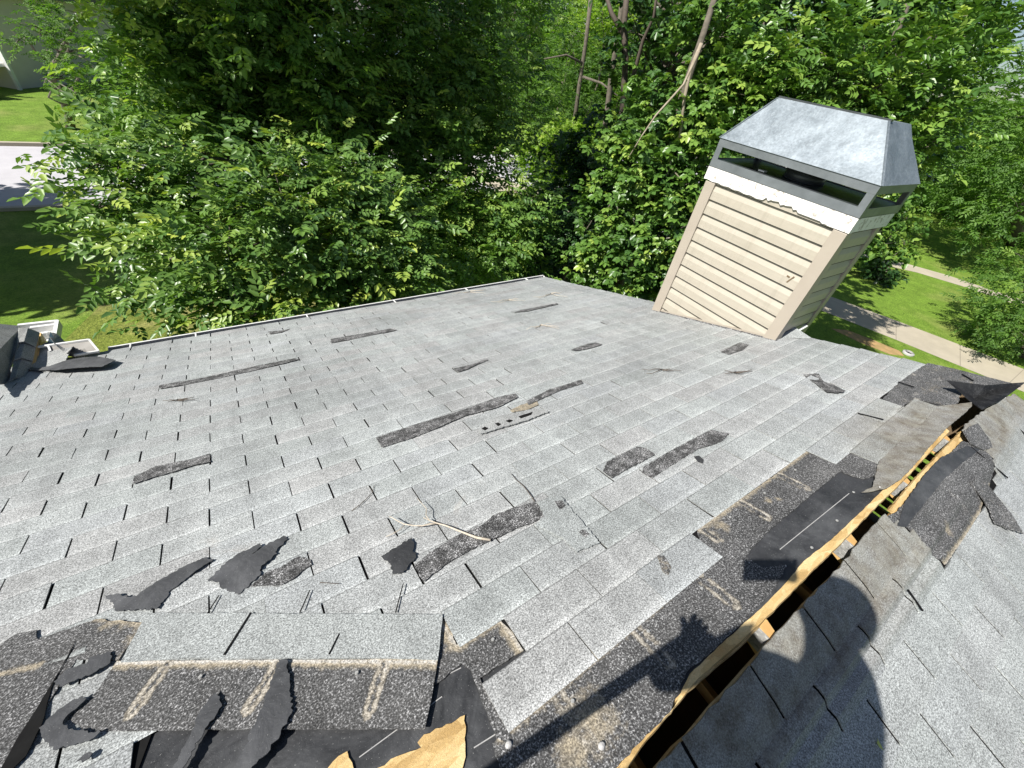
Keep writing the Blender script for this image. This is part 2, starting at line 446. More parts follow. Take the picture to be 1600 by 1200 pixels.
# ------------------------------------------------------------------ ground, street, walks
def ground_patch(name, poly, z, mat, kind='structure'):
    vs = [(x, y, z) for x, y in poly]
    return tag(mesh_obj(name, vs, [tuple(range(len(vs)))], mat), kind=kind)
def grid_ground():
    # gentle lawn, one sheet out to the horizon
    xs = sorted(set(list(np.arange(-60, 100, 4.0)) + [-600, -300, -150, 150, 300, 600])); ys = sorted(set(list(np.arange(-60, 100, 4.0)) + [-600, -300, -150, 150, 300, 600]))
    v = [(x, y, GZ + (0.0 if max(abs(x), abs(y)) < 110 else 0.0)) for y in ys for x in xs]
    f = []
    nx = len(xs)
    for j in range(len(ys) - 1):
        for i in range(nx - 1):
            f.append((j*nx+i, j*nx+i+1, (j+1)*nx+i+1, (j+1)*nx+i))
    return tag(mesh_obj('ground', v, f, M['grass']), kind='structure')
grid_ground()
ground_patch('road', [(-80, 18.9), (80, 18.9), (80, 26.1), (-80, 26.1)], GZ + 0.004, M['asphalt'])
mb = MB(); mb.box(-80, 26.1, GZ, 80, 26.28, GZ + 0.13); tag(mb.build('kerb', M['concrete']), kind='structure')
mb = MB(); mb.box(-80, 18.72, GZ, 80, 18.9, GZ + 0.10); tag(mb.build('near_kerb', M['concrete']), kind='structure')
up = [(13.2, 24.0), (16.6, 15.5), (18.9, 9.6), (20.47, 5.09), (21.25, 2.86), (21.85, .9), (22.39, -.86), (23.4, -4.5), (25, -11)]
lw = [(11.3, 23.5), (14.7, 14.9), (17.0, 9.0), (18.48, 4.87), (19.33, 2.22), (19.81, .4), (20.15, -.8), (21.2, -5.0), (22.8, -11)]
vs = [(x, y, GZ + .006) for x, y in up] + [(x, y, GZ + .006) for x, y in lw]
n = len(up)
tag(mesh_obj('footpath', vs, [(i, i+1, n+i+1, n+i) for i in range(n-1)], M['concrete']), kind='structure')
mb = MB()
for i in range(n - 1):
    a0, a1 = Vector(up[i]), Vector(up[i+1]); b0, b1 = Vector(lw[i]), Vector(lw[i+1])
    m_ = max(1, int((a1 - a0).length / 1.25))
    for k in range(m_):
        p = a0.lerp(a1, k / m_); q = b0.lerp(b1, k / m_)
        mb.bar((p.x, p.y, GZ + .007), (q.x, q.y, GZ + .007), .02, .006)
tag(mb.build('footpath_joints', mat_plain('dirty_joint', (0.27, 0.24, 0.19), None, 8, 0.9)), kind='structure')
up = [(25.0, 13.5), (27.6, 9.0), (29.46, 6.57), (30.62, 5.37), (31.47, 3.82), (31.9, 2.19), (33, -2)]
lw = [(24.0, 12.9), (26.6, 8.4), (28.4, 5.95), (29.6, 4.65), (30.4, 2.9), (30.75, 1.5), (31.8, -2)]
vs = [(x, y, GZ + .006) for x, y in up] + [(x, y, GZ + .006) for x, y in lw]; n = len(up)
tag(mesh_obj('far_footpath', vs, [(i, i+1, n+i+1, n+i) for i in range(n-1)], M['concrete']), kind='structure')
ground_patch('dry_lawn', [(-3.2, 10.3), (-2.4, 12.3), (-1.2, 12.9), (1.2, 12.4), (3, 11), (3, 6.5), (-3.4, 6.5)], GZ + .005, M['grassdry'])
ground_patch('bare_soil_patch', [(x + random.uniform(-.1, .1), y + random.uniform(-.1, .1)) for x, y in [(18.55, 1.9), (18.3, 2.6), (18.0, 3.4), (17.5, 3.7), (17.6, 2.8), (17.9, 2.0), (18.3, 1.55)]], GZ + .005, M['soil'])
# drain pipe mouth in the lawn
dp = empty('drain_pipe', (18.65, 1.62, GZ), 'white rimmed black drain pipe mouth in the lawn beside the bare soil', 'drain')
mb = MB(); rad = 0.12
ring = MB()
for i in range(16):
    t0, t1 = 2*math.pi*i/16, 2*math.pi*(i+1)/16
    a = lambda r_, t_, z_: Vector((18.65 + r_*math.cos(t_)*1.2, 1.62 + r_*math.sin(t_), GZ + z_))
    ring.quadbox([a(rad,t0,0), a(rad+.05,t0,0), a(rad+.05,t1,0), a(rad,t1,0), a(rad,t0,.07), a(rad+.05,t0,.04), a(rad+.05,t1,.04), a(rad,t1,.07)])
ring.build('rim', M['pebble'], dp)
mb = MB(); b0 = len(mb.v); mb.v += [Vector((18.65 + rad*1.2*math.cos(2*math.pi*i/16), 1.62 + rad*math.sin(2*math.pi*i/16), GZ + .012)) for i in range(16)]; mb.f.append(tuple(range(16)))
mb.build('opening', M['black'], dp)

# ------------------------------------------------------------------ the house
house = empty('house', (1.0, 0.0, GZ), 'gable roofed house with wind torn grey shingle roof and open ridge', 'house')
RX = 4.22     # rake
XL = -4.2     # left end of the slope, out of the picture
E_S = 4.66    # eave
slope = None
DECK = -0.024
GAPF = 0.035  # sheathing starts this far down from the ridge line
def gapb(x):
    return 0.06 + 0.02 * math.sin(x * 2.3) + (0.07 * max(0, (x - 3.3)))
# front sheathing
def deck(name, side, out, mat, par, th=0.012):
    return sheet(name, out, side, lambda x, s: DECK + waviness(x, s), mat, par, th, 0.4, 0.0012, 0.03)
sheath_f = deck('sheathing', 'F', [(XL, .02), (0.9, .02), (1.0, .03), (1.3, .012), (2.0, .02), (2.6, .005), (3.2, .01), (3.35, .02), (3.5, .07), (3.7, .12), (RX - .02, .12), (RX - .02, E_S), (XL, E_S)], M['osb'], house)

# ---- shingle field
B0 = 0.3435; EXP = 0.127; TW = 0.3048
def tabs(side, rows, keep, stainf, slotw=0.007, par=None, name='roof_slope', jit=1.0):
    V = []; Fc = []; A = []
    S = front if side == 'F' else back
    r = random.Random(11 if side == 'F' else 12)
    for (s0, s1, phase, xa, xb) in rows:
        k0 = math.floor((xa - phase) / TW) - 1; k1 = math.ceil((xb - phase) / TW) + 1
        rowj = r.uniform(-.0015, .0015)
        for k in range(k0, k1):
            x0 = phase + k * TW; x1 = x0 + TW
            x0 += r.uniform(-.002, .002) * jit; x1 += r.uniform(-.002, .002) * jit
            g0 = slotw * r.uniform(.55, 1.25) / 2; g1 = slotw * r.uniform(.55, 1.25) / 2
            if not (k % 3):           # joint between two strips: tighter
                g0 *= .7
            x0 += g0; x1 -= g1
            x0 = max(x0, xa); x1 = min(x1, xb)
            if x1 - x0 < .02: continue
            if not keep((x0 + x1) / 2, (s0 + s1) / 2): continue
            tone = min(1, max(0, r.gauss(.5, .24))); hue = r.random()
            lift = max(0, r.gauss(0, .0014)) + (r.uniform(.002, .004) if (r.random() < .06 and s0 > 1.5) else 0); tw = r.gauss(0, .0022)
            nu, nv = 5, 6
            b = len(V)
            for j in range(nv):
                v = (0, .12, .45, .93, .965, 1.0)[j]
                for i in range(nu):
                    u = i / (nu - 1)
                    x = x0 + (x1 - x0) * u; s = s0 + (s1 + rowj - s0) * v
                    if j == nv - 1: s += r.uniform(-.0012, .0012)
                    if j == 0: s -= .004
                    hh = waviness(x, s) - .0025 + (.0052 + lift) * v + tw * (u - .5) * v
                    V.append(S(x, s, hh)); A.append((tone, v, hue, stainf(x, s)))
            for j in range(nv - 1):
                for i in range(nu - 1):
                    q = (b + j*nu + i, b + j*nu + i + 1, b + (j+1)*nu + i + 1, b + (j+1)*nu + i)
                    Fc.append(q if side == 'F' else q[::-1])
            # edge thickness: butt and both slot sides
            rim = [b + j*nu for j in range(nv)] + [b + (nv-1)*nu + i for i in range(1, nu)] + [b + j*nu + nu - 1 for j in range(nv - 2, -1, -1)]
            c = len(V)
            nrm = NF if side == 'F' else NB
            for q in rim:
                V.append(V[q] - nrm * .0045); A.append((0, .9, hue, 0.6))
            for i in range(len(rim) - 1):
                q = (rim[i], rim[i+1], c + i + 1, c + i)
                Fc.append(q if side == 'F' else q[::-1])
    return mesh_obj(name, V, Fc, M['shingle'], par, A)
def keepF(x, s):
    i = math.floor((s - B0) / EXP)
    if i == -1: return (0.60 < x < 1.56) or (2.45 < x < 3.42)
    if i == -2: return 2.62 < x < 3.45
    if i < -2: return False
    if i == 0: 
        if x < .76: return False
        return True
    if i == 1 and x < .61: return False
    if -.12 < x < .61 and s < .95 - .667 * (x + .17): return False
    return True
def stainF(x, s):
    v = 0.0
    if x > 2.0: v = max(0, min(1, (x - 2.4) / .5)) * max(0, min(1, (.40 - s) / .25)) * (1 if x < 3.9 else .3)
    return min(1, v)
rowsF = []
for i in range(-2, 34):
    s0 = B0 + i * EXP; k = i - 15.5
    kk = round((s0 + EXP / 2 - 2.312) / EXP)
    phase = 0.1524 * (kk % 2)
    rowsF.append((s0, min(s0 + EXP, E_S + .02), phase, XL, RX))
roof_f = tabs('F', rowsF, keepF, stainF, .0068, house, 'roof_slope')
# dark asphalt seen down the slots
sheet('slot_backing', [(XL, .62), (-.15, .62), (-.05, 1.0), (.63, .62), (.66, .48), (.8, .37), (1.55, .22), (1.56, .345), (2.64, .345), (2.64, .22), (2.8, .10), (3.4, .10), (3.45, .2), (3.6, .345), (4.205, .345), (4.205, E_S), (XL, E_S)], 'F', lambda x, s: waviness(x, s) - .0062, M['black'], roof_f, .002, .12, 0, 1)

stB = lambda x, s: max(0.0, min(1.0, (.25 - s) / .05)) * .95 + .35 * max(0, 1 - abs(s - .265) / .03)
rowsB = []
for i in range(-1, 34):
    s0 = .176 + i * EXP
    if i == -1: s0b, s1b = .06, .176
    else: s0b, s1b = s0, s0 + EXP
    phase = 2.168 + (0.1524 if i % 2 == 0 else 0.0)
    rowsB.append((s0b, s1b, phase, XL, RX))
def in_poly(x, y, poly):
    c = False; n = len(poly)
    for i in range(n):
        x0, y0 = poly[i]; x1, y1 = poly[(i + 1) % n]
        if (y0 > y) != (y1 > y) and x < (x1 - x0) * (y - y0) / (y1 - y0) + x0: c = not c
    return c
BGAP = [(960, 1260), (1023, 1200), (1113, 1100), (1163, 1048), (1200, 997), (1225, 973), (1247, 950), (1293, 903), (1317, 877), (1352, 830), (1377, 806)]
def bump_h(x, s):    # the cap course stands up on the torn felt and bends down to the field
    base = waviness(x, s)
    if x < 2.75:
        return base + .020 * math.exp(-((s - .205) / .022) ** 2) + .010 * math.exp(-((s - .265) / .018) ** 2) + .012 * max(0, min(1, (.2 - s) / .06))
    return base + .016 * math.exp(-((s - .22) / .05) ** 2) + .012 * max(0, min(1, (.24 - s) / .1))
bg_pts = [bpx(*p) for p in BGAP] + [bpx(*p, .022) for p in [(1506, 678), (1513, 662), (1536, 644), (1564, 625), (1602, 608)]]
def gap_s(x):
    pts = sorted(bg_pts)
    if x <= pts[0][0]: return pts[0][1]
    for (a, sa), (b_, sb) in zip(pts, pts[1:]):
        if a <= x <= b_: return sa + (sb - sa) * (x - a) / (b_ - a)
    return pts[-1][1]
TORN = [bpx(*p) for p in [(1375, 812), (1398, 800), (1500, 690), (1535, 700), (1550, 728), (1545, 760), (1530, 805), (1512, 835), (1478, 882), (1455, 868), (1416, 826)]]
def tabsB():
    V = []; Fc = []; A = []
    r = random.Random(12)
    for (s0, s1, phase, xa, xb) in rowsB:
        k0 = math.floor((xa - phase) / TW) - 1; k1 = math.ceil((xb - phase) / TW) + 1
        for k in range(k0, k1):
            x0 = max(xa, phase + k * TW + .0055 * r.uniform(.5, 1.3)); x1 = min(xb, phase + (k + 1) * TW - .005)
            if x1 - x0 < .02: continue
            xm, sm = (x0 + x1) / 2, (s0 + s1) / 2
            tone = min(1, max(0, r.gauss(.5, .18))); hue = r.random() * .7
            nu, nv = 9, 8
            cells = {}
            def vid(i, j):
                if (i, j) in cells: return cells[(i, j)]
                u = i / (nu - 1); v = (0, .12, .3, .5, .7, .93, .965, 1.0)[j]
                x = x0 + (x1 - x0) * u
                sa = s0 if s0 > .1 else max(.03, gap_s(x) + .004 * math.sin(x * 70))
                s = sa + (s1 - sa) * v - (.004 if j == 0 and s0 > .1 else 0)
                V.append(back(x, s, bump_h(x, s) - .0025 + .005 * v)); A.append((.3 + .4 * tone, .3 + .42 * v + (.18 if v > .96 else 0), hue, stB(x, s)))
                cells[(i, j)] = len(V) - 1; return len(V) - 1
            used = []
            for j in range(nv - 1):
                for i in range(nu - 1):
                    x = x0 + (x1 - x0) * (i + .5) / (nu - 1); s = s0 + (s1 - s0) * (j + .5) / (nv - 1)
                    if in_poly(x, s, TORN): continue
                    if x > 2.35 and s0 < .1 and x < 3.3: continue
                    Fc.append((vid(i, j), vid(i, j+1), vid(i+1, j+1), vid(i+1, j)))
    o = mesh_obj('roof_slope', V, Fc, M['shingle'], house, A)
    m = o.modifiers.new('thickness', 'SOLIDIFY'); m.thickness = .0045; m.offset = -1
    return o
roof_b = tabsB()
sheet('slot_backing', [(XL, .07), (bg_pts[0][0], bg_pts[0][1] + .01), (1.35, gap_s(1.35) + .012), (1.9, gap_s(1.9) + .015), (2.3, gap_s(2.3) + .02), (2.35, .12), (3.3, .12), (3.45, gap_s(3.45) + .02), (3.8, gap_s(3.8) + .02), (RX - .01, gap_s(4.1) + .02), (RX - .01, E_S), (XL, E_S)], 'B', lambda x, s: bump_h(x, s) - .008, M['black'], roof_b, .002, .08, 0, 1)
sheet('sheathing', [(XL, .07), (bg_pts[0][0], bg_pts[0][1] + .02), (1.4, gap_s(1.4) + .018), (1.9, gap_s(1.9) + .018), (2.3, .062), (3.2, .07), (3.45, gap_s(3.45) + .03), (3.8, gap_s(3.8) + .03), (RX - .02, gap_s(4.1) + .03), (RX - .02, E_S), (XL, E_S)], 'B', lambda x, s: -.02, M['osb'], house, .012, .4, .003, .05)

# ---- torn strips along the ridge, front side
def pf(l, h=0.0): return [fpx(x, y, h) for x, y in l]
def pb(l, h=0.0): return [bpx(x, y, h) for x, y in l]
def headlap_attr(top_line, us, fr=.022, ulen=.10, pale=()):
    def fn(p):
        d = line_d(p, top_line)
        tan = math.exp(-(d / fr) ** 2) * .95
        pa = math.exp(-(d / (fr * .45)) ** 2) * .8
        for (ux, us_, ue) in us:
            a_ = Vector((ux, us_ + .006)); b_ = Vector((ux, ue)); ab = b_ - a_
            t_ = (p - a_).dot(ab) / ab.length_squared
            q = a_ + ab * max(0, min(1, t_)); dd = (p - q).length
            wd = .012 + .004 * math.sin(max(0, min(1, t_)) * 3.1)
            rim = math.exp(-((dd - wd) / .009) ** 2) * (.75 + .5 * mnoise.noise(Vector((p.x*25, p.y*25, 3))))
            tan = max(tan * (1 if dd > .01 else .7), rim * .85); pa = max(pa, rim * .8)
        for (cx, cy, rr) in pale:
            tan = max(tan, .8 * math.exp(-((p - Vector((cx, cy))).length / rr) ** 2))
        return (tan, pa, 0, 0)
    return fn
# membrane (black felt) along the ridge, tucked under everything
felt1 = sheet('underlayment', [(-1.6, .04), (.5, .04), (.9, .035), (1.2, .028), (1.6, .018), (2.0, .022), (2.4, .02), (2.9, .02), (3.5, .03), (3.75, .1), (3.8, .5), (1.2, .62), (-.1, 1.1), (-1.6, 1.5)], 'F', -.0115, M['felt'], house, .002, .05, .002, .03)
for (a, b_, nm) in [((1220, 855), (1328, 768), 'a'), ((650, 1075), (720, 1040), 'b'), ((560, 1180), (690, 1085), 'c'), ((740, 1165), (780, 1140), 'd')]:
    A_, B_ = fpx(*a), fpx(*b_)
    mb = MB(); mb.bar(front(A_[0], A_[1], -.0105), front(B_[0], B_[1], -.0105), .0022, .002, NF); mb.build('printed_line', M['pebble'], felt1)
hl1 = [(1.57, .345), (2.47, .347)]
sheet('headlap_strip', pf([(1090, 824), (1140, 790), (1215, 738), (1260, 702), (1312, 716), (1322, 728), (1300, 745), (1240, 795), (1200, 830), (1165, 868), (1190, 885), (1215, 912), (1100, 900)]), 'F', -.0045, M['headlap'], house, .004, .012, .0025, .012,
      headlap_attr(hl1, [(2.155, .21, .34), (1.845, .215, .34), (1.585, .26, .34)], pale=[(1.66, .30, .03), (1.95, .27, .018), (1.99, .25, .014)]))
hl2 = [(.60, .228), (.72, .222), (1.24, .225), (1.27, .285), (1.55, .212)]
sheet('headlap_strip', pf([(793, 1130), (835, 1075), (880, 1040), (945, 992), (1020, 925), (1040, 900), (1100, 868), (1133, 862), (1165, 868), (1190, 885), (1230, 880), (1215, 912), (1180, 952), (1130, 1000), (1072, 1050), (1048, 1110), (960, 1200), (915, 1260), (800, 1260), (770, 1160)]), 'F', -.0052, M['headlap'], house, .004, .012, .0025, .012,
      headlap_attr([(.60, .225), (1.24, .235), (1.27, .30), (1.55, .215), (1.60, .215)], [(1.385, .08, .215), (1.07, .09, .235), (.765, .06, .22)], .02, pale=[(.80, .12, .07), (.72, .10, .05)]))
sheet('headlap_strip', [(2.455, .232), (2.60, .236), (2.615, .05), (2.56, .055), (2.42, .10), (2.40, .165)], 'F', -.0045, M['headlap'], house, .004, .012, .002, .012,
      headlap_attr([(2.45, .235), (2.61, .235)], [], .02))
# dark notch near the slipped strip
sheet('headlap_strip', pf([(683, 1030), (691, 962), (700, 972), (713, 1006), (780, 965), (800, 985), (818, 1014), (768, 1045), (750, 1057), (757, 1075), (790, 1128), (805, 1165), (775, 1150), (735, 1045), (722, 1035), (680, 1068)]), 'F', -.0045, M['headlap'], house, .004, .012, .002, .012,
      headlap_attr(pf([(690, 975), (712, 1006), (780, 964), (815, 1012)]), [], .026))
# NE corner: bare black end by the rake
def neattr(p):
    return (0.25 * (mnoise.noise(Vector((p.x * 9, p.y * 12, 0))) > .15), 0.5 * (mnoise.noise(Vector((p.x * 14, p.y * 20, 5))) > .28), 0, 0)
sheet('headlap_strip', pf([(1404, 640), (1380, 622), (1403, 598), (1425, 582), (1450, 567), (1492, 576), (1540, 588), (1580, 598), (1596, 604), (1540, 601), (1512, 607), (1500, 618), (1498, 628), (1490, 634), (1455, 628), (1430, 622), (1413, 633)]), 'F', -.002, M['headlap'], house, .004, .02, .003, .02, neattr)
mb = MB()
for (a, b_) in [((1403, 598), (1428, 606)), ((1503, 586), (1520, 596)), ((1340, 647), (1380, 657))]:
    A_, B_ = fpx(*a), fpx(*b_); mb = MB(); mb.bar(front(A_[0], A_[1], .006), front(B_[0], B_[1], .006), .008, .003, NF); mb.build('painted_crack', M['black'], house)  # black bars laid on top, painting the dark inside the cracks
# brown weathered cap edge lifting along the gap
def cap_h(x, s):
    e = max(0, min(1, (.10 - s) / .12))
    return .004 + .018 * e + waviness(x, s)
def dirty(p): return (.2 + .2 * mnoise.noise(Vector((p.x*6, p.y*6, 0))), .5, .9, min(1, 1.2 + .3 * mnoise.noise(Vector((p.x*11, p.y*9, 4)))))
sheet('weathered_cap_edge', [(2.29, .066), (2.36, .052), (2.45, .072), (2.60, .105), (2.92, .108), (3.2, .10), (3.5, .108), (3.66, .008), (3.6, -.004), (3.4, .0), (3.2, .008), (2.9, .006), (2.7, .0), (2.5, .0), (2.4, .012), (2.33, .04)], 'F', cap_h, M['shingle'], house, .004, .02, .002, .012, dirty)
# slipped strip near the camera: grey tabs above, black headlap below
SL = lambda x, s: .008 + waviness(x, s)
slip = sheet('slipped_shingle', pf([(188, 1034), (222, 972), (232, 958), (384, 958), (692, 960), (684, 1031), (560, 1027), (440, 1029), (300, 1027)], .008), 'F', SL, M['shingle'], house, .005, .02, .0012, .02, lambda p: (.62, .5, .45, 0))
ln = pf([(182, 1034), (440, 1031), (684, 1034)], .008)
uu = []
def slip_attr(p):
    d = line_d(p, ln); tan = math.exp(-(d / .019) ** 2); pa = math.exp(-(d / .008) ** 2)
    for (a, b_) in (((262, 1035), (206, 1112)), ((436, 1035), (388, 1108)), ((600, 1035), (576, 1112))):
        A_ = Vector(fpx(*a, .006)); B_ = Vector(fpx(*b_, .006)); ab = B_ - A_
        t_ = (p - A_).dot(ab) / ab.length_squared; dd = abs((p - A_).cross(ab)) / ab.length if False else (p - (A_ + ab * max(0, min(1, t_)))).length
        rim = math.exp(-((dd - .010 - .004 * mnoise.noise(Vector((p.x*30, p.y*30, 0)))) / .0085) ** 2)
        tan = max(tan, rim * .85); pa = max(pa, rim * .7)
        if dd < .004: pa = .1; tan = .2
    return (tan, pa, 0, 0)
sheet('headlap_strip', pf([(182, 1032), (684, 1029), (676, 1080), (664, 1138), (300, 1139), (130, 1141), (105, 1120), (150, 1080)], .006), 'F', lambda x, s: .005 + waviness(x, s), M['headlap'], slip, .004, .008, .0008, .02, slip_attr)
mb = MB()
for (a, b_, wd) in [((392, 957), (350, 1023), .006), ((530, 990), (514, 1022), .004), ((342, 930), (324, 958), .003), ((484, 922), (468, 958), .003), ((630, 912), (618, 957), .003)]:
    A_, B_ = fpx(*a, .01), fpx(*b_, .01); mb = MB(); mb.bar(front(A_[0], A_[1], .0095), front(B_[0], B_[1], .0095), wd, .002, NF); mb.build('painted_crack', M['black'], slip)
# exposed strand board showing through the torn felt
sheet('exposed_board', pf([(726, 1115), (727, 1180), (722, 1200), (690, 1230), (520, 1230), (590, 1198), (620, 1180), (650, 1170), (658, 1166), (652, 1158), (662, 1146), (690, 1135)]), 'F', -.006, M['osb'], house, .004, .05, .003, .012)
sheet('exposed_board', pf([(542, 1172), (552, 1200), (540, 1225), (500, 1225), (512, 1198), (528, 1180)]), 'F', -.006, M['osb'], house, .004, .05, .002, .012)
# left end: dark headlap, and a black sheet painting the dark of the long opening
def lattr(p):
    d = line_d(p, pf([(-40, 1000), (55, 955), (115, 958), (165, 965), (225, 972)]))
    d2 = line_d(p, pf([(-20, 1062), (65, 1040)]))
    return (max(math.exp(-(d / .02) ** 2), .8 * math.exp(-(d2 / .012) ** 2), .45 * math.exp(-(line_d(p, pf([(165, 980), (222, 975), (190, 1030)])) / .02) ** 2)), .6 * math.exp(-(d / .01) ** 2), 0, 0)
sheet('headlap_strip', pf([(-60, 1010), (0, 1008), (28, 990), (42, 988), (58, 985), (60, 1000), (100, 985), (150, 968), (228, 973), (205, 1005), (185, 1032), (120, 1030), (100, 1060), (60, 1120), (5, 1195), (-60, 1260)], .004), 'F', lambda x, s: .006 + waviness(x, s), M['headlap'], house, .004, .012, .003, .014, lattr)
sheet('painted_crack', pf([(117, 1002), (110, 1020), (85, 1060), (55, 1110), (25, 1155), (2, 1198), (-20, 1240), (40, 1180), (65, 1130), (80, 1075), (95, 1045)], .008), 'F', lambda x, s: .009 + waviness(x, s), M['black'], house, .002, .05, .001, .02)

# ---- small bare patches where tabs were torn away
def px5(l, ox, oy, k): return [(ox + x / k, oy + y / k) for x, y in l]
PATCH = [
    px5([(92,308),(250,255),(430,200),(560,150),(630,135),(640,150),(560,190),(430,225),(330,270),(230,310),(115,345)], 550, 560, 2.4615),
    px5([(670,165),(760,120),(880,85),(890,97),(800,125),(720,160),(680,180)], 550, 560, 2.4615),
    px5([(980,400),(1020,375),(1100,340),(1130,345),(1165,370),(1110,400),(1050,430),(1000,460),(965,435)], 550, 560, 2.4615),
    px5([(1120,420),(1200,370),(1310,310),(1380,275),(1450,290),(1420,320),(1330,350),(1230,410),(1155,460),(1115,440)], 550, 560, 2.4615),
    px5([(240,800),(300,745),(400,685),(500,640),(550,600),(640,570),(700,550),(735,580),(740,610),(690,635),(640,650),(560,690),(450,740),(350,800),(275,860)], 550, 560, 2.4615),
    px5([(600,840),(640,810),(730,790),(870,700),(900,690),(990,720),(1000,760),(940,800),(860,870),(740,930),(600,940),(480,940),(560,880)], 300, 740, 5.333),
    [(209,746),(243,729),(272,723),(300,717),(328,709),(329,722),(300,728),(270,738),(240,746),(208,757)],
    [(250,602),(300,594),(345,585),(400,572),(460,560),(468,562),(400,579),(340,592),(300,600),(250,608)],
    [(517,530),(560,523),(610,514),(620,516),(570,527),(517,536)],
    px5([(580,85),(620,78),(740,50),(840,12),(870,15),(780,50),(700,90),(620,115)], 600, 560, 5.333),
    px5([(1165,590),(1200,575),(1280,550),(1320,542),(1365,555),(1280,580),(1200,595)], 600, 400, 4),
    px5([(810,355),(850,340),(1080,297),(1090,303),(900,345)], 600, 400, 4),
    px5([(670,800),(760,755),(830,720),(905,740),(860,780),(740,820)], 1000, 400, 5.333),
    [(419,519),(440,517),(455,514),(440,520),(422,523)],
]
pm = {0: .95, 7: .5, 8: .6}
for i, pl in enumerate(PATCH):
    sheet('bare_patch', pf(pl, .004), 'F', lambda x, s: (.0075 if s > 1.5 else .0055) + waviness(x, s), M['patch'], roof_f, .001, .03, .0028, .01, seed=20 + i)
sheet('bare_patch', pf([(1027, 868), (1037, 868), (1049, 886), (1044, 899), (1036, 894), (1030, 880)], .004), 'F', lambda x, s: .0045 + waviness(x, s), M['headlap'], roof_f, .001, .012, .001, .01, attr=lambda p: (.35, .2, 0, 0))
sheet('tan_wear_patch', pf([(797,641),(815,632),(838,626),(842,632),(825,640),(800,644)], .004), 'F', lambda x, s: .0048 + waviness(x, s), M['headlap'], roof_f, .001, .012, .002, .01, attr=lambda p: (.75, .3, 0, 0))
# strips torn back on the back slope
sheet('headlap_strip', TORN, 'B', lambda x, s: bump_h(x, s) - .003, M['headlap'], house, .003, .014, .003, .014,
      headlap_attr(pb([(1478, 884), (1512, 838), (1535, 800), (1550, 760)]), [], .02, pale=[(*bpx(1480, 828), .03)]))
sheet('underlayment', pb([(1400, 822), (1412, 785), (1440, 745), (1468, 715), (1508, 698), (1530, 702), (1500, 725), (1470, 752), (1440, 790), (1414, 824)], .006), 'B', lambda x, s: bump_h(x, s) + .0005, M['felt'], house, .002, .03, .002, .015)
sheet('exposed_board', pb([(1503, 673), (1500, 684), (1511, 694), (1493, 706), (1473, 721), (1460, 739), (1452, 750), (1434, 760), (1417, 780), (1401, 803), (1391, 795), (1406, 778), (1432, 747), (1462, 715), (1497, 680)], 0), 'B', -.003, M['osb'], house, .012, .03, .0015, .012)
sheet('headlap_strip', pb([(1512, 668), (1525, 662), (1545, 690), (1548, 700), (1535, 704), (1515, 695), (1503, 676)], .01), 'B', lambda x, s: .018, M['headlap'], house, .004, .012, .002, .012, attr=lambda p: (.1, .1, 0, 0))
mb = MB()
for (a, b_, wd) in [((1413, 922), (1436, 955), .006), ((1513, 700), (1570, 748), .006), ((1584, 668), (1600, 682), .008)]:
    A_, B_ = bpx(*a), bpx(*b_); mb = MB(); mb.bar(back(A_[0], A_[1], .012), back(B_[0], B_[1], .012), wd, .004, NB); mb.build('painted_crack', M['black'], house)

# ---- ridge trusses, board edges, attic
mb = MB()
edge_px = [(960, 1205), (1010, 1150), (1068, 1082), (1085, 1062), (1140, 1015), (1200, 958), (1262, 895), (1310, 850), (1360, 800), (1410, 758), (1455, 712), (1500, 672)]
prev = None
E_ = [plane_hit(x, y, (0, 0, 1), -.012) for x, y in edge_px]
# board edge lifted along the gap: a strip of raw strand board, bending
strip = sheet('exposed_board', pf([(958, 1212), (1000, 1150), (1050, 1110), (1078, 1052), (1130, 1003), (1195, 944), (1226, 912), (1256, 876), (1300, 842), (1340, 804), (1388, 757), (1417, 731), (1444, 702), (1478, 668), (1484, 673), (1451, 708), (1425, 737), (1400, 762), (1371, 789), (1338, 823), (1312, 850), (1265, 895), (1205, 957), (1145, 1012), (1090, 1060), (1070, 1085), (1012, 1152), (968, 1216)], -.004), 'F', -.006, M['osb'], house, .013, .05, .0012, .02)
for tx in (-3.5, -2.9, -2.3, -1.7, -1.08, -.47, .14, .75, 1.42, 2.03, 2.62, 3.21):
    tr = empty('truss', (tx, 0, -.03)); tr.parent = house; tr.location = Vector((tx, 0, -.03)) - house.location
    m1 = MB()
    for S_ in (front, back):
        ylo = 4.5
        a0, a1 = S_(tx, -.0 , -.034), S_(tx, ylo, -.034)
        b0_, b1_ = S_(tx, .03, -.125), S_(tx, ylo, -.125)
        top0 = Vector((tx, 0, -.034)); bot0 = Vector((tx, 0, -.13))
        w_ = Vector((.019, 0, 0))
        m1.quadbox([bot0 - w_, bot0 + w_, b1_ + w_, b1_ - w_, top0 - w_, top0 + w_, a1 + w_, a1 - w_])
    m1.box(tx - .0185, -4.2, -1.6, tx + .0185, 4.2, -1.51)
    m1.build('truss_frame', M['truss'], tr)
    pl = MB(); pl.box(tx - .0225, -.105, -.125, tx - .0195, .085, -.04)
    for gi in range(7):
        for gj in range(4):
            yy = -.100 + gi * .0268; zz = -.122 + gj * .0205
            pl.quadbox([(tx - .0245, yy, zz), (tx - .0226, yy, zz), (tx - .0226, yy + .017, zz), (tx - .0245, yy + .017, zz), (tx - .0245, yy + .006, zz + .015), (tx - .0226, yy + .006, zz + .015), (tx - .0226, yy + .023, zz + .015), (tx - .0245, yy + .023, zz + .015)])
    pl.build('nail_plate', M['plate'], tr)
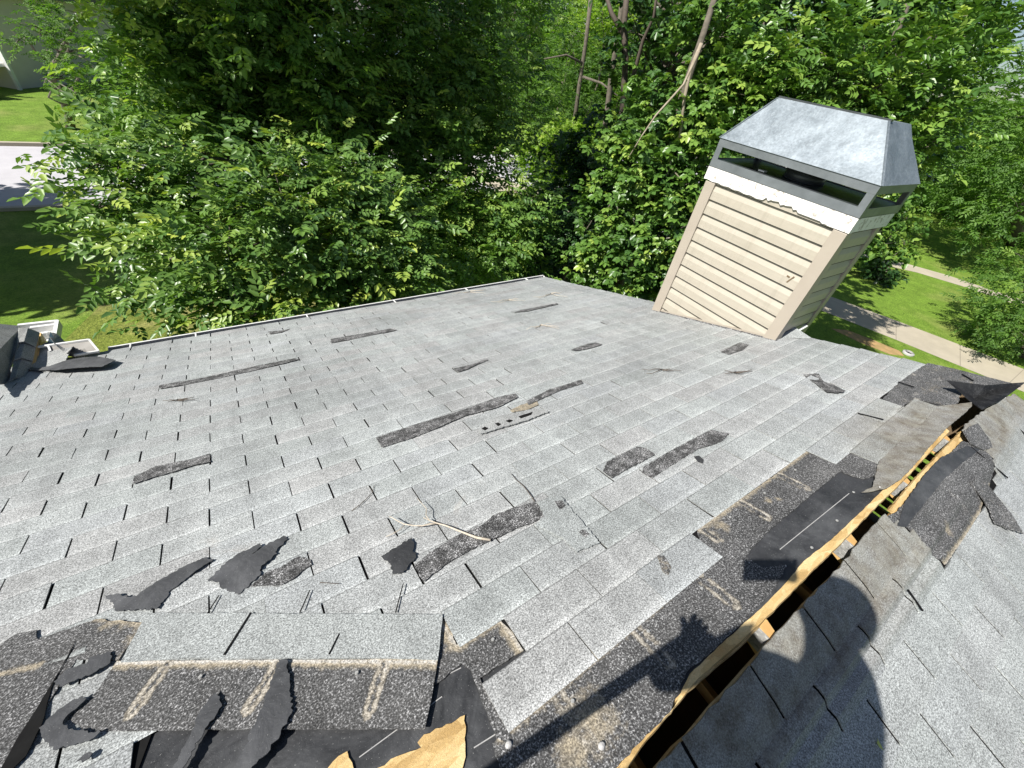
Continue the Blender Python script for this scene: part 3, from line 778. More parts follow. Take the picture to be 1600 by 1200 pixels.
# ceiling of the rooms below and the walls
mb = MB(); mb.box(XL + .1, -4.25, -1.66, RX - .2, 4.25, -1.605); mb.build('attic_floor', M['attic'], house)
mb = MB(); WZ = -1.42
mb.box(XL + .1, 4.05, GZ, RX - .12, 4.2, -1.5); mb.box(XL + .1, -4.2, GZ, RX - .12, -4.05, -1.5); mb.box(XL + .1, -4.05, GZ, XL + .25, 4.05, -1.5); mb.box(RX - .27, -4.05, GZ, RX - .12, 4.05, -1.6)
mb.build('wall', M['siding'], house)
# gable wall with louvred vent
gw = MB(); gx0, gx1 = RX - .22, RX - .12
vy, vz0, vz1 = .32, -1.25, -.5
def gslab(y0, y1, z0f, z1f):
    n_ = 12
    for i in range(n_):
        a, b_ = y0 + (y1 - y0) * i / n_, y0 + (y1 - y0) * (i + 1) / n_
        gw.quadbox([(gx0, a, z0f(a)), (gx1, a, z0f(a)), (gx1, b_, z0f(b_)), (gx0, b_, z0f(b_)), (gx0, a, z1f(a)), (gx1, a, z1f(a)), (gx1, b_, z1f(b_)), (gx0, b_, z1f(b_))])
rz = lambda y: -abs(y) * math.tan(PIT) - .035
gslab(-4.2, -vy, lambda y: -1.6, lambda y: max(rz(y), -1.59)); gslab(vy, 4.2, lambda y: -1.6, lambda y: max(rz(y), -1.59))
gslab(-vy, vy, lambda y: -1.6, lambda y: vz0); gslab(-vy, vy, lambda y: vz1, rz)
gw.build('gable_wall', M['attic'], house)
gv = MB()
for i in range(9):
    z = vz0 + .04 + i * .083
    gv.quadbox([(gx0+.01, -vy, z+.035), (gx1-.01, -vy, z), (gx1-.01, vy, z), (gx0+.01, vy, z+.035), (gx0+.01, -vy, z+.088), (gx1-.01, -vy, z+.053), (gx1-.01, vy, z+.053), (gx0+.01, vy, z+.088)])
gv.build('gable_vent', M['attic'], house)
# rake board and drip edge
mb = MB()
for S_ in (front, back):
    mb.quadbox([S_(RX-.03, .03, -.17), S_(RX+.0, .03, -.17), S_(RX+.0, E_S, -.17), S_(RX-.03, E_S, -.17), S_(RX-.03, .03, -.031), S_(RX+.0, .03, -.031), S_(RX+.0, E_S, -.031), S_(RX-.03, E_S, -.031)])
mb.build('rake_board', M['white'], house)
mb = MB()
a = front(0, E_S, 0)
mb.box(-.9, a.y - .06, a.z - .2, RX, a.y - .035, a.z - .035); mb.build('fascia', M['white'], house)
# gutter along the eave
def gutter(x0, x1, y, z, par, mat):
    g_ = MB(); prof = [(0, 0), (0, -.085), (.09, -.085), (.115, -.03), (.115, .012), (.100, .012), (.100, .004)]
    t_ = .0025
    n0 = len(g_.v)
    for X in (x0, x1):
        for (py_, pz_) in prof: g_.v.append(Vector((X, y + py_, z + pz_)))
    k = len(prof)
    for i in range(k - 1): g_.f.append((n0 + i, n0 + i + 1, n0 + k + i + 1, n0 + k + i))
    g_.f.append((n0, n0 + k)) if False else None
    g_.f.append(tuple(n0 + i for i in range(5))); g_.f.append(tuple(n0 + k + i for i in reversed(range(5))))
    o = g_.build('gutter', mat, par); m = o.modifiers.new('t', 'SOLIDIFY'); m.thickness = .003
    return o
gut = gutter(-.78, RX + .02, a.y - .03, a.z - .02, house, M['white'])
mb = MB()
for gx in (-.62, -.12, .9, 1.9, 2.9, 3.9):
    mb = MB(); mb.tube([(gx, a.y - .04, a.z + .004), (gx, a.y + .075, a.z - .012)], .008, .008, 6); mb.build('gutter_spike', M['white'], gut)
gm = mat_plain('gutter_dark_fill', (0.03, 0.03, 0.028), (0.06, 0.05, 0.04), 12, 0.9)
mb = MB(); mb.box(-.77, a.y - .026, a.z - .10, RX + .01, a.y + .058, a.z - .052); mb.build('gutter_fill', gm, gut)  # dark filling along the bottom of the trough

# ---- left wing: a lower hip with caps, torn open at the end
def zpt(px, py, z): return at_z(px, py, z)
zl = -1.35
wq = [zpt(-60, 600, -1.0), zpt(18, 597, -1.36), zpt(14, 575, -1.32), zpt(28, 540, -1.30), zpt(30, 509, -1.32), zpt(-60, 500, -1.15)]
wing = mesh_obj('wing_roof', wq + [p - Vector((0, 0, .02)) for p in wq], [(0, 1, 2, 3, 4, 5), (11, 10, 9, 8, 7, 6)] + [(i, 6 + i, 6 + (i + 1) % 6, (i + 1) % 6) for i in range(6)], M['shingle'], house, [(.15, .5, .6, .35)] * 12)  # tint darkened for the shade of a slope turned from the sun
caps = MB(); A0, A1 = [(30, 512), (27, 535), (22, 562), (14, 596)], [(61, 519), (55, 541), (50, 563), (40, 592)]
for i in range(3):
    za, zb = -1.28 - .0 * i, -1.27
    p = [zpt(*A0[i+1], -1.30), zpt(*A1[i+1], -1.36), zpt(*A1[i], -1.375), zpt(*A0[i], -1.315)]
    mdl = [(p[0] + p[1]) / 2 + Vector((0, 0, .03)), (p[2] + p[3]) / 2 + Vector((0, 0, .02))]
    for q in ([p[0], mdl[0], mdl[1], p[3]], [mdl[0], p[1], p[2], mdl[1]]):
        caps.quadbox([v - Vector((0, 0, .012)) for v in q] + q)
co = caps.build('hip_cap', M['shingle'], house)
ca = co.data.color_attributes.new('tint', 'FLOAT_COLOR', 'POINT')
ca.data.foreach_set('color', np.tile(np.array([.35, .5, .8, .3], np.float32), len(co.data.vertices)))
mb = MB(); mb.bar(zpt(57, 528, -1.44), zpt(51, 572, -1.42), .05, .03); mb.bar(zpt(66, 526, -1.48), zpt(62, 562, -1.46), .02, .08); mb.build('broken_board', M['truss'], house)
mb = MB()
Z0 = -1.56
for a_, b_ in [((31, 512), (93, 505)), ((92, 505), (87, 534)), ((50, 516), (88, 511)), ((64, 526), (78, 523))]:
    mb.bar(zpt(*a_, Z0), zpt(*b_, Z0), .028, .07)
mb.build('gutter', M['white'], house)
p = [zpt(31, 513, Z0 - .03), zpt(92, 506, Z0 - .03), zpt(87, 534, Z0 - .03), zpt(58, 530, Z0 - .03)]
mb = MB(); mb.quadbox([v - Vector((0, 0, .01)) for v in p] + p); mb.build('gutter_floor', M['peel'], house)
p = [zpt(73, 540, -1.45), zpt(89, 538, -1.45), zpt(79, 518, -1.33)]
mesh_obj('flashing', p + [v + Vector((0, .004, 0)) for v in p], [(0, 1, 2), (5, 4, 3), (0, 3, 4, 1), (1, 4, 5, 2), (2, 5, 3, 0)], M['bluemetal'], house)
# bent loose trough lying over the end of the gutter
P_ = [zpt(76, 541, -1.40), zpt(140, 532, -1.36), zpt(155, 550, -1.40), zpt(117, 556, -1.40), zpt(80, 550, -1.42)]
bt = empty('bent_gutter', P_[4], 'short bent piece of dark lined gutter lying loose over the eave corner', 'gutter')
mesh_obj('trough', P_ + [v - Vector((0, 0, .015)) for v in P_], [(0, 4, 3, 2, 1), (5, 6, 7, 8, 9)] + [(i, (i + 1) % 5, 5 + (i + 1) % 5, 5 + i) for i in range(5)], mat_plain('dirty_trough', (.12, .11, .10), (.22, .21, .19), 6, .5), bt)
mb = MB()
for i, j in ((0, 1), (1, 2), (0, 4), (3, 2)): mb.bar(P_[i] + Vector((0, 0, .008)), P_[j] + Vector((0, 0, .008)), .014, .016)
mb.bar(zpt(60, 542, -1.4), P_[0] + Vector((0, 0, .008)), .02, .012)
mb.build('rolled_edge', M['white'], bt)
# heap of curled shingles at the corner
def lift(hbase, hmax, p0, p1, pw=1.5):
    p0 = Vector(p0); p1 = Vector(p1); L = (p1 - p0).length
    def f(x, s):
        t_ = max(0, min(1, (Vector((x, s)) - p0).dot(p1 - p0) / L ** 2)); return hbase + hmax * t_ ** pw
    return f
def scrap(name, label, cat, px, h, mat, side='F', thick=.0022, cell=.02, jag=.0042, step=.007, attr=None, seed=3, group=None):
    pts = [(fpx if side == 'F' else bpx)(x, y, .008) for x, y in px]
    o = sheet(name, pts, side, h, mat, None, thick, cell, jag, step, attr, seed)
    c = Vector((sum(v.co.x for v in o.data.vertices), sum(v.co.y for v in o.data.vertices), sum(v.co.z for v in o.data.vertices))) / len(o.data.vertices)
    o.data.transform(Matrix.Translation(-c)); o.location = c
    return tag(o, label, cat, group)
g3 = lambda p: (.5, .5, .8, .1)
a_, b_ = fpx(45, 577), fpx(110, 552)
scrap('shingle_scrap', 'pale curled shingle standing up over the eave corner at the left', 'shingle', [(43, 577), (74, 553), (88, 545), (120, 552), (112, 560), (105, 566), (96, 575), (78, 582), (60, 579)], lift(.012, .085, a_, b_, 1.2), M['shingle'], attr=g3, thick=.005)
scrap('shingle_scrap', 'small upturned shingle corner at the very edge of the eave heap', 'shingle', [(84, 546), (100, 544), (119, 551), (122, 563), (108, 562), (96, 556)], lambda x, s: .12 + .05 * math.sin(x * 20), M['shingle'], attr=lambda p: (.35, .5, .9, .2), thick=.005)
a_, b_ = fpx(90, 583), fpx(160, 565)
scrap('felt_scrap', 'long black felt flap bowed up over the shingles beside the eave corner', 'roofing felt', [(42, 579), (44, 575), (60, 577), (80, 576), (105, 570), (135, 566), (160, 565), (184, 568), (163, 580), (130, 583), (92, 585), (70, 582)], lambda x, s: .02 + .035 * math.sin(max(0, min(3.14, (x + 1.15) * 5))) , M['felt2'])

# ---- debris on the front slope
scrap('felt_scrap', 'long boot shaped black felt scrap lying beside the larger one', 'roofing felt', px5([(495,395),(560,385),(615,400),(640,395),(700,350),(850,260),(960,212),(1000,220),(940,265),(850,330),(800,365),(735,455),(550,465),(530,430),(500,410)], 0, 800, 3), lambda x, s: .010 + .010 * mnoise.noise(Vector((x*9, s*9, 1))), M['felt2'])
scrap('felt_scrap', 'largest ragged black felt scrap with a cleft end, mid left of the slope', 'roofing felt', px5([(975,325),(1010,290),(1060,240),(1110,205),(1220,150),(1228,165),(1180,205),(1232,168),(1330,115),(1350,125),(1290,190),(1300,195),(1225,260),(1220,300),(1115,383),(1030,350),(1025,325)], 0, 800, 3), lambda x, s: .012 + .012 * mnoise.noise(Vector((x*8, s*8, 2))), M['felt2'], seed=9)
scrap('felt_scrap', 'small black felt scrap with one straight edge just below the forked stick', 'roofing felt', px5([(437,207),(580,123),(592,150),(585,180),(600,205),(590,230),(560,262),(540,285),(490,290),(480,245)], 450, 800, 3), lambda x, s: .009 + .006 * mnoise.noise(Vector((x*9, s*9, 3))), M['felt'], seed=10)
scrap('felt_scrap', 'narrow grey black felt strip crossing the dark headlap at the bottom', 'roofing felt', px5([(1015,850),(1045,915),(960,1040),(900,1130),(850,1240),(790,1240),(820,1190),(900,1050),(950,930),(985,880)], 0, 800, 3), lambda x, s: .016 + .006 * mnoise.noise(Vector((x*9, s*9, 4))), M['felt2'], seed=11)
scrap('felt_scrap', 'tall pointed black felt flap standing beside the narrow strip at the bottom', 'roofing felt', px5([(1310,700),(1350,700),(1362,830),(1375,935),(1320,1050),(1240,1160),(1150,1260),(1080,1260),(1160,1110),(1220,960),(1270,820)], 0, 800, 3), lambda x, s: .018 + .008 * mnoise.noise(Vector((x*7, s*7, 5))), M['felt2'], seed=12)
scrap('felt_scrap', 'bent black felt scrap over the white band at the lower left corner', 'roofing felt', px5([(390,865),(410,880),(340,940),(300,985),(320,1015),(400,1030),(475,1035),(450,1060),(400,1080),(370,1085),(300,1100),(265,1120),(235,1090),(200,1060),(190,1020),(260,950),(330,895)], 0, 800, 3), lambda x, s: .014 + .006 * mnoise.noise(Vector((x*9, s*9, 6))), M['felt2'], seed=13)
scrap('felt_scrap', 'dark felt scrap with a rounded end right beside the long black crack', 'roofing felt', px5([(255,800),(330,735),(410,715),(420,690),(510,660),(530,680),(520,710),(440,760),(300,820)], 0, 800, 3), lambda x, s: .013 + .004 * mnoise.noise(Vector((x*9, s*9, 7))), M['felt2'], seed=14)
scrap('felt_scrap', 'tiny leaf shaped black scrap in the lower left corner', 'roofing felt', px5([(360,1170),(395,1138),(435,1130),(420,1155),(385,1175)], 0, 800, 3), lambda x, s: .010, M['felt2'], seed=15, cell=.01)
scrap('felt_scrap', 'smallest oval black scrap below the twin dark patches', 'roofing felt', px5([(1315,378),(1335,375),(1352,390),(1350,404),(1330,398)], 550, 560, 2.4615), lambda x, s: .010, M['felt'], seed=16, cell=.01, jag=.001)
scrap('shingle_scrap', 'thin pale shingle sliver with four black tar dabs lying mid slope', 'shingle', px5([(490,268),(560,225),(640,208),(700,195),(760,205),(715,222),(670,240),(580,266),(495,292)], 550, 560, 2.4615), lambda x, s: .012, M['shingle'], attr=lambda p: (.45, .5, .8, .1), thick=.005, seed=17)
for l in ([(497,270),(510,262),(525,268),(512,276)], [(550,250),(562,246),(574,252),(562,260)], [(590,240),(605,234),(620,238),(606,246)], [(640,222),(665,214),(695,205),(690,216),(650,230)]):
    o = sheet('tar_dab', pf(px5(l, 550, 560, 2.4615), .014), 'F', lambda x, s: .0135, M['black'], bpy.data.objects['shingle_scrap.002'], .001, .02, .001, .01)
    o.data.transform(Matrix.Translation(-Vector((0, 0, 0))))
tabp = [(700,145),(800,85),(935,75),(1020,190),(1130,310),(1265,468),(1180,500),(1080,550)]
a_, b_ = fpx(870, 775), fpx(860, 850)
scrap('shingle_scrap', 'large loose pale tab with two dark blots lying beside the long torn patch', 'shingle', px5([(740,130),(830,95),(935,78),(1030,195),(1130,310),(1265,468),(1180,502),(1080,550),(960,430),(720,320),(800,250),(770,175)], 700, 760, 5.333), lambda x, s: .010 + waviness(x, s), M['shingle'], attr=lambda p: (.30, .5, .3, 0), thick=.005, seed=18)
ls = bpy.data.objects['shingle_scrap.003']
for l in ([(890,120),(950,118),(980,160),(935,190),(905,160)], [(1085,375),(1130,358),(1180,395),(1145,425),(1110,395)]):
    sheet('tar_dab', pf(px5(l, 700, 760, 5.333), .012), 'F', lambda x, s: .0118 + waviness(x, s), M['patch'], ls, .001, .02, .002, .008)
scrap('shingle_scrap', 'dark curled shingle flap between the chimney and the bare black corner', 'shingle', px5([(560,450),(690,450),(740,520),(800,540),(910,600),(850,615),(755,605),(680,545)], 1150, 500, 5.333), lambda x, s: .012 + .015 * mnoise.noise(Vector((x*7, s*7, 2))), M['patch'], thick=.005, seed=19)
scrap('shingle_scrap', 'long dark torn shingle strip lying down the back slope at the right', 'shingle', [(1512, 757), (1522, 748), (1535, 752), (1558, 780), (1578, 806), (1598, 834), (1570, 826), (1553, 818), (1543, 795), (1530, 778)], lambda x, s: .016 + .008 * mnoise.noise(Vector((x*7, s*7, 2))), M['headlap'], side='B', thick=.005, seed=21, attr=lambda p: (.12, .1, 0, 0))
# big black felt flap folded over the ridge at the rake
fl = [zpt(1480, 594, .03), zpt(1540, 602, .06), zpt(1603, 597, .10), zpt(1570, 622, .05), zpt(1535, 640, .0), zpt(1518, 628, -.02), zpt(1500, 612, .0)]
flo = [fl[0], fl[1], fl[2], fl[3], fl[4], fl[5], fl[6]]
mid = sum(flo, Vector()) / 7 - Vector((0, 0, .05))
vv_ = flo + [mid]
bfv = vv_ + [v - Vector((0, 0, .004)) for v in vv_]
tri = [(7, (i + 1) % 7, i) for i in range(7)]
bigfelt = mesh_obj('felt_flap', bfv, tri + [tuple(8 + i for i in reversed(t_)) for t_ in tri] + [(i, (i+1) % 7, 8 + (i+1) % 7, 8 + i) for i in range(7)], mat_felt('glossy_black_felt', 0.012, 0.38), None)
for v in bigfelt.data.vertices: v.co -= mid
bigfelt.location = mid
tag(bigfelt, 'glossy black felt sheet folded over the ridge at the rake end', 'roofing felt')

# ---- sticks and twigs
def stick(name, label, cat, paths, mat, h0=.015):
    base = fpx(*paths[0][0][0]); b3 = front(*base, h0)
    mb = MB()
    for (pts, r0, r1, hs) in paths:
        P3 = []
        for i, q in enumerate(pts):
            hh = hs[0] + (hs[1] - hs[0]) * i / (len(pts) - 1)
            xs_ = fpx(q[0], q[1], hh); P3.append(front(xs_[0], xs_[1], hh) - b3)
        mb.tube(P3, r0, r1, 6, .12)
    o = mb.build(name, mat, None, True); o.location = b3
    return tag(o, label, cat)
z8 = lambda l: px5(l, 550, 740, 6.4)
stick('fallen_branch', 'bleached forked stick lying across the long torn patch', 'stick', [
    (z8([(1385, 662), (1250, 640), (1170, 610), (1040, 560), (940, 520), (850, 495), (780, 470), (715, 440)]), .0055, .0015, (.012, .03)),
    (z8([(850, 498), (780, 505), (700, 522), (620, 520), (520, 505), (450, 470), (400, 438), (372, 430)]), .0035, .0012, (.02, .03)),
    (z8([(530, 510), (470, 565), (400, 605), (340, 630)]), .002, .001, (.02, .012)),
    (z8([(780, 470), (740, 420), (745, 350), (700, 300), (650, 245)]), .002, .0009, (.028, .03)),
], M['twig'])
for lab, P0 in [('dark crooked twig lying up-slope from the forked stick', [(z8([(0, 370), (80, 310), (150, 245), (205, 185), (215, 130), (240, 100)]), .002, .0008, (.006, .008)), (z8([(205, 185), (185, 150), (170, 130)]), .001, .0006, (.006, .006))]),
                ('dark thin twig ending at the far tip of the long torn patch', [(px5([(1060, 960), (1100, 1010), (1160, 1060), (1200, 1110), (1255, 1190)], 600, 560, 5.333), .0012, .0022, (.006, .01))]),
                ('short straight dark twig beside the dark curled scrap, lower middle', [([(500, 910), (530, 912)], .0013, .001, (.006, .006))])]:
    stick('twig', lab, 'twig', P0, M['darktwig'])
rr = random.Random(5)
for lab, cx, cy in [('tangle of dry twigs near the eave', 795, 468), ('tangle of dry twigs near the far eave corner', 861, 459), ('tangle of dry twigs in the middle of the upper slope', 845, 508), ('wisp of twigs on the tabs below the chimney', 1035, 578), ('curled twig on the tabs right below the chimney foot', 1150, 582), ('twig shred lying on the eave edge', 735, 455), ('dry twig shred low on the left, beside a slot', 278, 625)]:
    ps = []
    for k in range(5):
        ang = rr.uniform(-.6, .4); L = rr.uniform(8, 24); ang = ang + (math.pi if k % 2 else 0); x0 = cx; y0 = cy
        pts = [(x0 + L * t_ * math.cos(ang) * 1.3, y0 + L * .6 * t_ * math.sin(ang) + rr.uniform(-1.5, 1.5)) for t_ in (0, .33, .66, 1)]
        ps.append((pts, .003, .0015, (.01, .02)))
    stick('twig', lab, 'twig', ps, M['twig'] if cy < 560 else M['darktwig'])
scrap('fallen_leaf', 'small yellow leaf lying on the back slope at the bottom right', 'leaf', [(1372, 1154), (1375, 1163), (1379, 1172), (1374, 1168), (1369, 1160)], lambda x, s: .008 + .003 * math.sin(x * 200), M['yellowleaf'], side='B', cell=.006, thick=.0008, jag=.0004)
for i, (x, y, lab) in enumerate([(795, 1163, 'pale pebble on the black felt at the bottom'), (940, 1165, 'grey pebble in the shadow at the bottom, right of the pale one'), (1287 + 85, 770 - 3, 'nail head glinting at the tip of the brown cap edge')]):
    me = bpy.data.meshes.new('pebble'); bm = bmesh.new(); bmesh.ops.create_icosphere(bm, subdivisions=2, radius=.008 if i < 2 else .004)
    for v in bm.verts: v.co = Vector((v.co.x * 1.2, v.co.y, v.co.z * .8)) * (1 + .15 * mnoise.noise(v.co * 150 + Vector((i, 0, 0))))
    bm.to_mesh(me); bm.free(); me.materials.append(M['pebble'])
    o = bpy.data.objects.new('pebble' if i < 2 else 'roofing_nail', me); col.objects.link(o); o.location = front(*fpx(x, y), -.002 if i < 2 else .02)
    tag(o, lab, 'pebble' if i < 2 else 'nail')

rn = random.Random(77)
for (x_, s_) in [(1.72, .305), (1.98, .30), (2.25, .30), (.78, .175), (1.10, .185), (1.35, .18), (.70, .43), (-.02, .80), (.16, .67), (.34, .56), (2.05, .06), (1.82, .055), (2.3, .09)]:
    me = bpy.data.meshes.get('roofing_nail_head')
    if me is None:
        me = bpy.data.meshes.new('roofing_nail_head'); bm = bmesh.new(); bmesh.ops.create_cone(bm, cap_ends=True, segments=10, radius1=.0055, radius2=.0048, depth=.002); bm.to_mesh(me); bm.free(); me.materials.append(M['plate'])
    o = bpy.data.objects.new('nail_head', me); col.objects.link(o); o.parent = house
    zz = .011 if (x_ < .5) else .0005
    if s_ < .1: zz = -.008
    o.location = front(x_ + rn.uniform(-.01, .01), s_, zz + waviness(x_, s_)) - house.location; o.rotation_euler = (-PIT, 0, 0)
# ------------------------------------------------------------------ chimney (part of the house)
chx0, chx1, chy0, chy1 = 3.95, 4.53, 1.18, 2.33
cb = chy1 * math.tan(PIT)
ch = empty('chimney', (4.24, 1.75, -.6)); ch.parent = house; ch.location = Vector((4.24, 1.75, -.6)) - house.location
CT = .525
# siding: lapped double boards, each course 0.1205 m with a step
def siding(face):
    mb = MB(); c_h = .1195; z = .51 - 13 * c_h
    while z < CT - .01:
        zt = z + c_h
        prof = [(0.0, z), (.016, z), (.0155, z + .066), (.003, z + .106), (.0035, zt - .004), (0.0, zt)]
        if face == 'W': A_, B_, f_ = chy0 + .06, chy1 - .08, lambda d, t_, zz: Vector((chx0 - d, t_, zz))
        else: A_, B_, f_ = chx0 + .06, chx1 - .06, lambda d, t_, zz: Vector((t_, chy0 - d, zz))
        n0 = len(mb.v)
        for t_ in (A_, B_):
            for d, zz in prof: mb.v.append(f_(d, t_, zz))
        k = len(prof)
        for i in range(k - 1):
            q = (n0 + i, n0 + i + 1, n0 + k + i + 1, n0 + k + i); mb.f.append(q)
        z = zt
    return mb.build('siding', M['siding'], ch)
siding('W'); siding('S')
mb = MB(); mb.box(chx0, chy0, -1.1, chx1, chy1, CT); mb.build('chimney_core', M['siding'], ch)
gapm = MB()
z = .51 - 13 * .1195
while z < CT - .01:
    gapm.box(chx0 - .0168, chy0 + .06, z - .0028, chx0 - .001, chy1 - .08, z + .001)
    gapm.box(chx0 + .06, chy0 - .0168, z - .0025, chx1 - .06, chy0 - .001, z + .001); z += .1195
gapm.build('siding_joint', M['black'], ch)
for (x_, y_, wx, wy) in [(chx0, chy0, .0, .0), (chx0, chy1, 0, 0), (chx1, chy0, 0, 0)]:
    mb = MB()
    if y_ == chy0 and x_ == chx0: mb.box(x_ - .030, y_ - .030, -1.0, x_ + .005, y_ + .066, CT - .01); mb.box(x_ + .005, y_ - .030, -1.0, x_ + .066, y_ + .003, CT - .01)
    elif x_ == chx0: mb.box(x_ - .030, y_ - .085, -1.1, x_ + .01, y_ + .01, CT - .01)
    else: mb.box(x_ - .065, y_ - .024, -1.0, x_ + .02, y_ + .01, CT - .01)
    o = mb.build('corner_post', M['post'], ch); bevel(o, .003)
# sloping trim along the foot
mb = MB()
p = [front(chx0 - .02, 1.182 / CP, .004), front(chx0 - .02, 2.33 / CP, .004)]
mb.bar(front(chx0 - .012, 1.25 / CP, .012), front(chx0 - .012, 2.26 / CP, .012), .012, .025, NF); mb.build('foot_trim', M['post'], ch)
mb = MB(); mb.quadbox([front(chx0 - .035, 1.20, -.002), front(chx0 - .012, 1.20, -.002), front(chx0 - .012, 2.46, -.002), front(chx0 - .035, 2.46, -.002), front(chx0 - .03, 1.20, .006), front(chx0 - .012, 1.20, .012), front(chx0 - .012, 2.46, .012), front(chx0 - .03, 2.46, .006)]); mb.build('foot_flashing', M['patch'], ch)
# cream flashing strip and grey saddle on the upslope side
mb = MB(); mb.bar((4.02, 1.135, -.40), (4.38, 1.135, -.33), .02, .02); mb.build('step_flashing', M['white'], ch)
mb = MB(); b1 = len(mb.v); mb.v += [front(4.0, 1.235, .003), front(4.2, 1.05, .003), front(4.21, 1.235, .006), front(4.21, 1.22, .07), front(4.12, 1.235, .05)]; mb.f += [(0, 1, 4), (1, 3, 4), (1, 2, 3), (0, 4, 2)]
so = mb.build('saddle', M['shingle'], ch); ca = so.data.color_attributes.new('tint', 'FLOAT_COLOR', 'POINT'); ca.data.foreach_set('color', np.tile(np.array([.5, .5, .3, 0], np.float32), len(so.data.vertices)))
# damage on the siding
mb = MB(); mb.bar((chx0 - .016, 1.30, .123), (chx0 - .016, 1.325, .065), .006, .01); mb.bar((chx0 - .016, 1.325, .105), (chx0 - .016, 1.35, .108), .006, .01); mb.build('siding_tear', M['attic'], ch)
# white trim board, broken along the bottom
tb = MB(); T0, T1 = .525, .625
ys = np.linspace(chy0 - .035, chy1 + .035, 60)
def jb(y):
    t_ = (chy1 - y) / (chy1 - chy0)
    v = 0.0
    if .46 < t_ < .70: v = .022 + .012 * math.sin(y * 90) * math.sin(y * 31)
    elif .70 <= t_ < .86: v = .006
    elif t_ > .9: v = -.004
    else: v = .003 * math.sin(y * 60)
    return v
for i in range(59):
    y0, y1 = ys[i], ys[i+1]
    tb.quadbox([(chx0 - .032, y0, T0 + jb(y0)), (chx0 + .02, y0, T0 + jb(y0)), (chx0 + .02, y1, T0 + jb(y1)), (chx0 - .032, y1, T0 + jb(y1)), (chx0 - .032, y0, T1), (chx0 + .02, y0, T1), (chx0 + .02, y1, T1), (chx0 - .032, y1, T1)])
tb.build('trim_board', M['peel'], ch)
tb = MB(); tb.box(chx0 + .021, chy0 - .035, T0, chx1 + .06, chy0 + .02, T1); tb.box(chx1 + .01, chy0 + .021, T0, chx1 + .06, chy1 + .035, T1); tb.box(chx0 + .021, chy1 - .02, T0, chx1 + .009, chy1 + .035, T1)
tb.build('trim_board', M['peel'], ch)
# sheet metal cap: floor pan, rails, corner posts, hipped hood
hx0, hx1, hy0, hy1 = 3.918, 4.625, 1.145, 2.365
H0, H1, H2, H3 = .622, .685, .775, .835
fr = MB()
t_ = .006
for (za, zb) in ((H0, H1), (H2, H3)):
    fr.box(hx0, hy0 + t_, za, hx0 + t_, hy1 - t_, zb); fr.box(hx1 - t_, hy0 + t_, za, hx1, hy1 - t_, zb)
    fr.box(hx0, hy0, za, hx1, hy0 + t_, zb); fr.box(hx0, hy1 - t_, za, hx1, hy1, zb)
for (x_, y_) in ((hx0, hy0), (hx0, hy1), (hx1, hy0), (hx1, hy1)):
    sx = 1 if x_ == hx0 else -1; sy = 1 if y_ == hy0 else -1
    def bb(xa, ya, xb, yb): fr.box(min(xa, xb), min(ya, yb), H1 - .001, max(xa, xb), max(ya, yb), H2 + .001)
    bb(x_ + sx * .001, y_ + sy * .001, x_ + sx * .006, y_ + sy * .05); bb(x_ + sx * .0062, y_ + sy * .001, x_ + sx * .05, y_ + sy * .006)
fr.build('cap_frame', M['rail'], ch)
fl_ = MB(); fl_.box(hx0 + .008, hy0 + .008, H1 - .02, hx1 - .008, hy1 - .008, H1 - .006); fl_.build('cap_floor', M['soot'], ch)
fu = MB(); fu.tube([(4.27, 1.75, H1 - .02), (4.27, 1.75, H2 - .02)], .15, .15, 20); o = fu.build('flue', M['soot'], ch, True)
hd = MB()
tx0, tx1, ty0, ty1, TZ = 4.12, 4.53, 1.385, 2.165, 1.148
lo_ = [(hx0 - .008, hy0 - .008, H3 - .004), (hx1 + .008, hy0 - .008, H3 - .004), (hx1 + .008, hy1 + .008, H3 - .004), (hx0 - .008, hy1 + .008, H3 - .004)]
hi_ = [(tx0, ty0, TZ), (tx1, ty0, TZ), (tx1, ty1, TZ), (tx0, ty1, TZ)]
hd.quadbox(lo_ + hi_)
ho = hd.build('cap_hood', M['galv'], ch)
# subdivide the hood a little so that the sheet can be dented
bm = bmesh.new(); bm.from_mesh(ho.data)
bmesh.ops.subdivide_edges(bm, edges=bm.edges[:], cuts=14, use_grid_fill=True)
for v in bm.verts:
    z_ = v.co.z + ch.location.z + house.location.z
    e = min(1, max(0, (z_ - H3) / .06)) * min(1, max(0, (TZ - z_) / .06))
    v.co += v.co.normalized() * (.006 * mnoise.noise(v.co * 5) - .004) * e
bm.to_mesh(ho.data); bm.free()
for (p_, q_) in ((lo_[0], hi_[0]), (lo_[3], hi_[3])):
    rs = MB(); rs.bar(p_, q_, .012, .006); rs.build('hood_seam', M['galv'], ch)
fb = MB(); fb.bar((tx0 + .02, ty0 - .01, TZ + .005), (tx0 + .02, ty1, TZ + .006), .035, .012); fb.build('hood_top_rail', M['soot'], ch)
fb = MB(); fb.box(4.02, 1.95, H1 + .0, 4.07, 2.0, H1 + .01); fb.build('loose_bracket', M['white'], ch); fb = MB(); fb.box(4.0, 1.24, H2 - .012, 4.06, 1.36, H2 - .006); fb.build('loose_bracket', M['white'], ch)

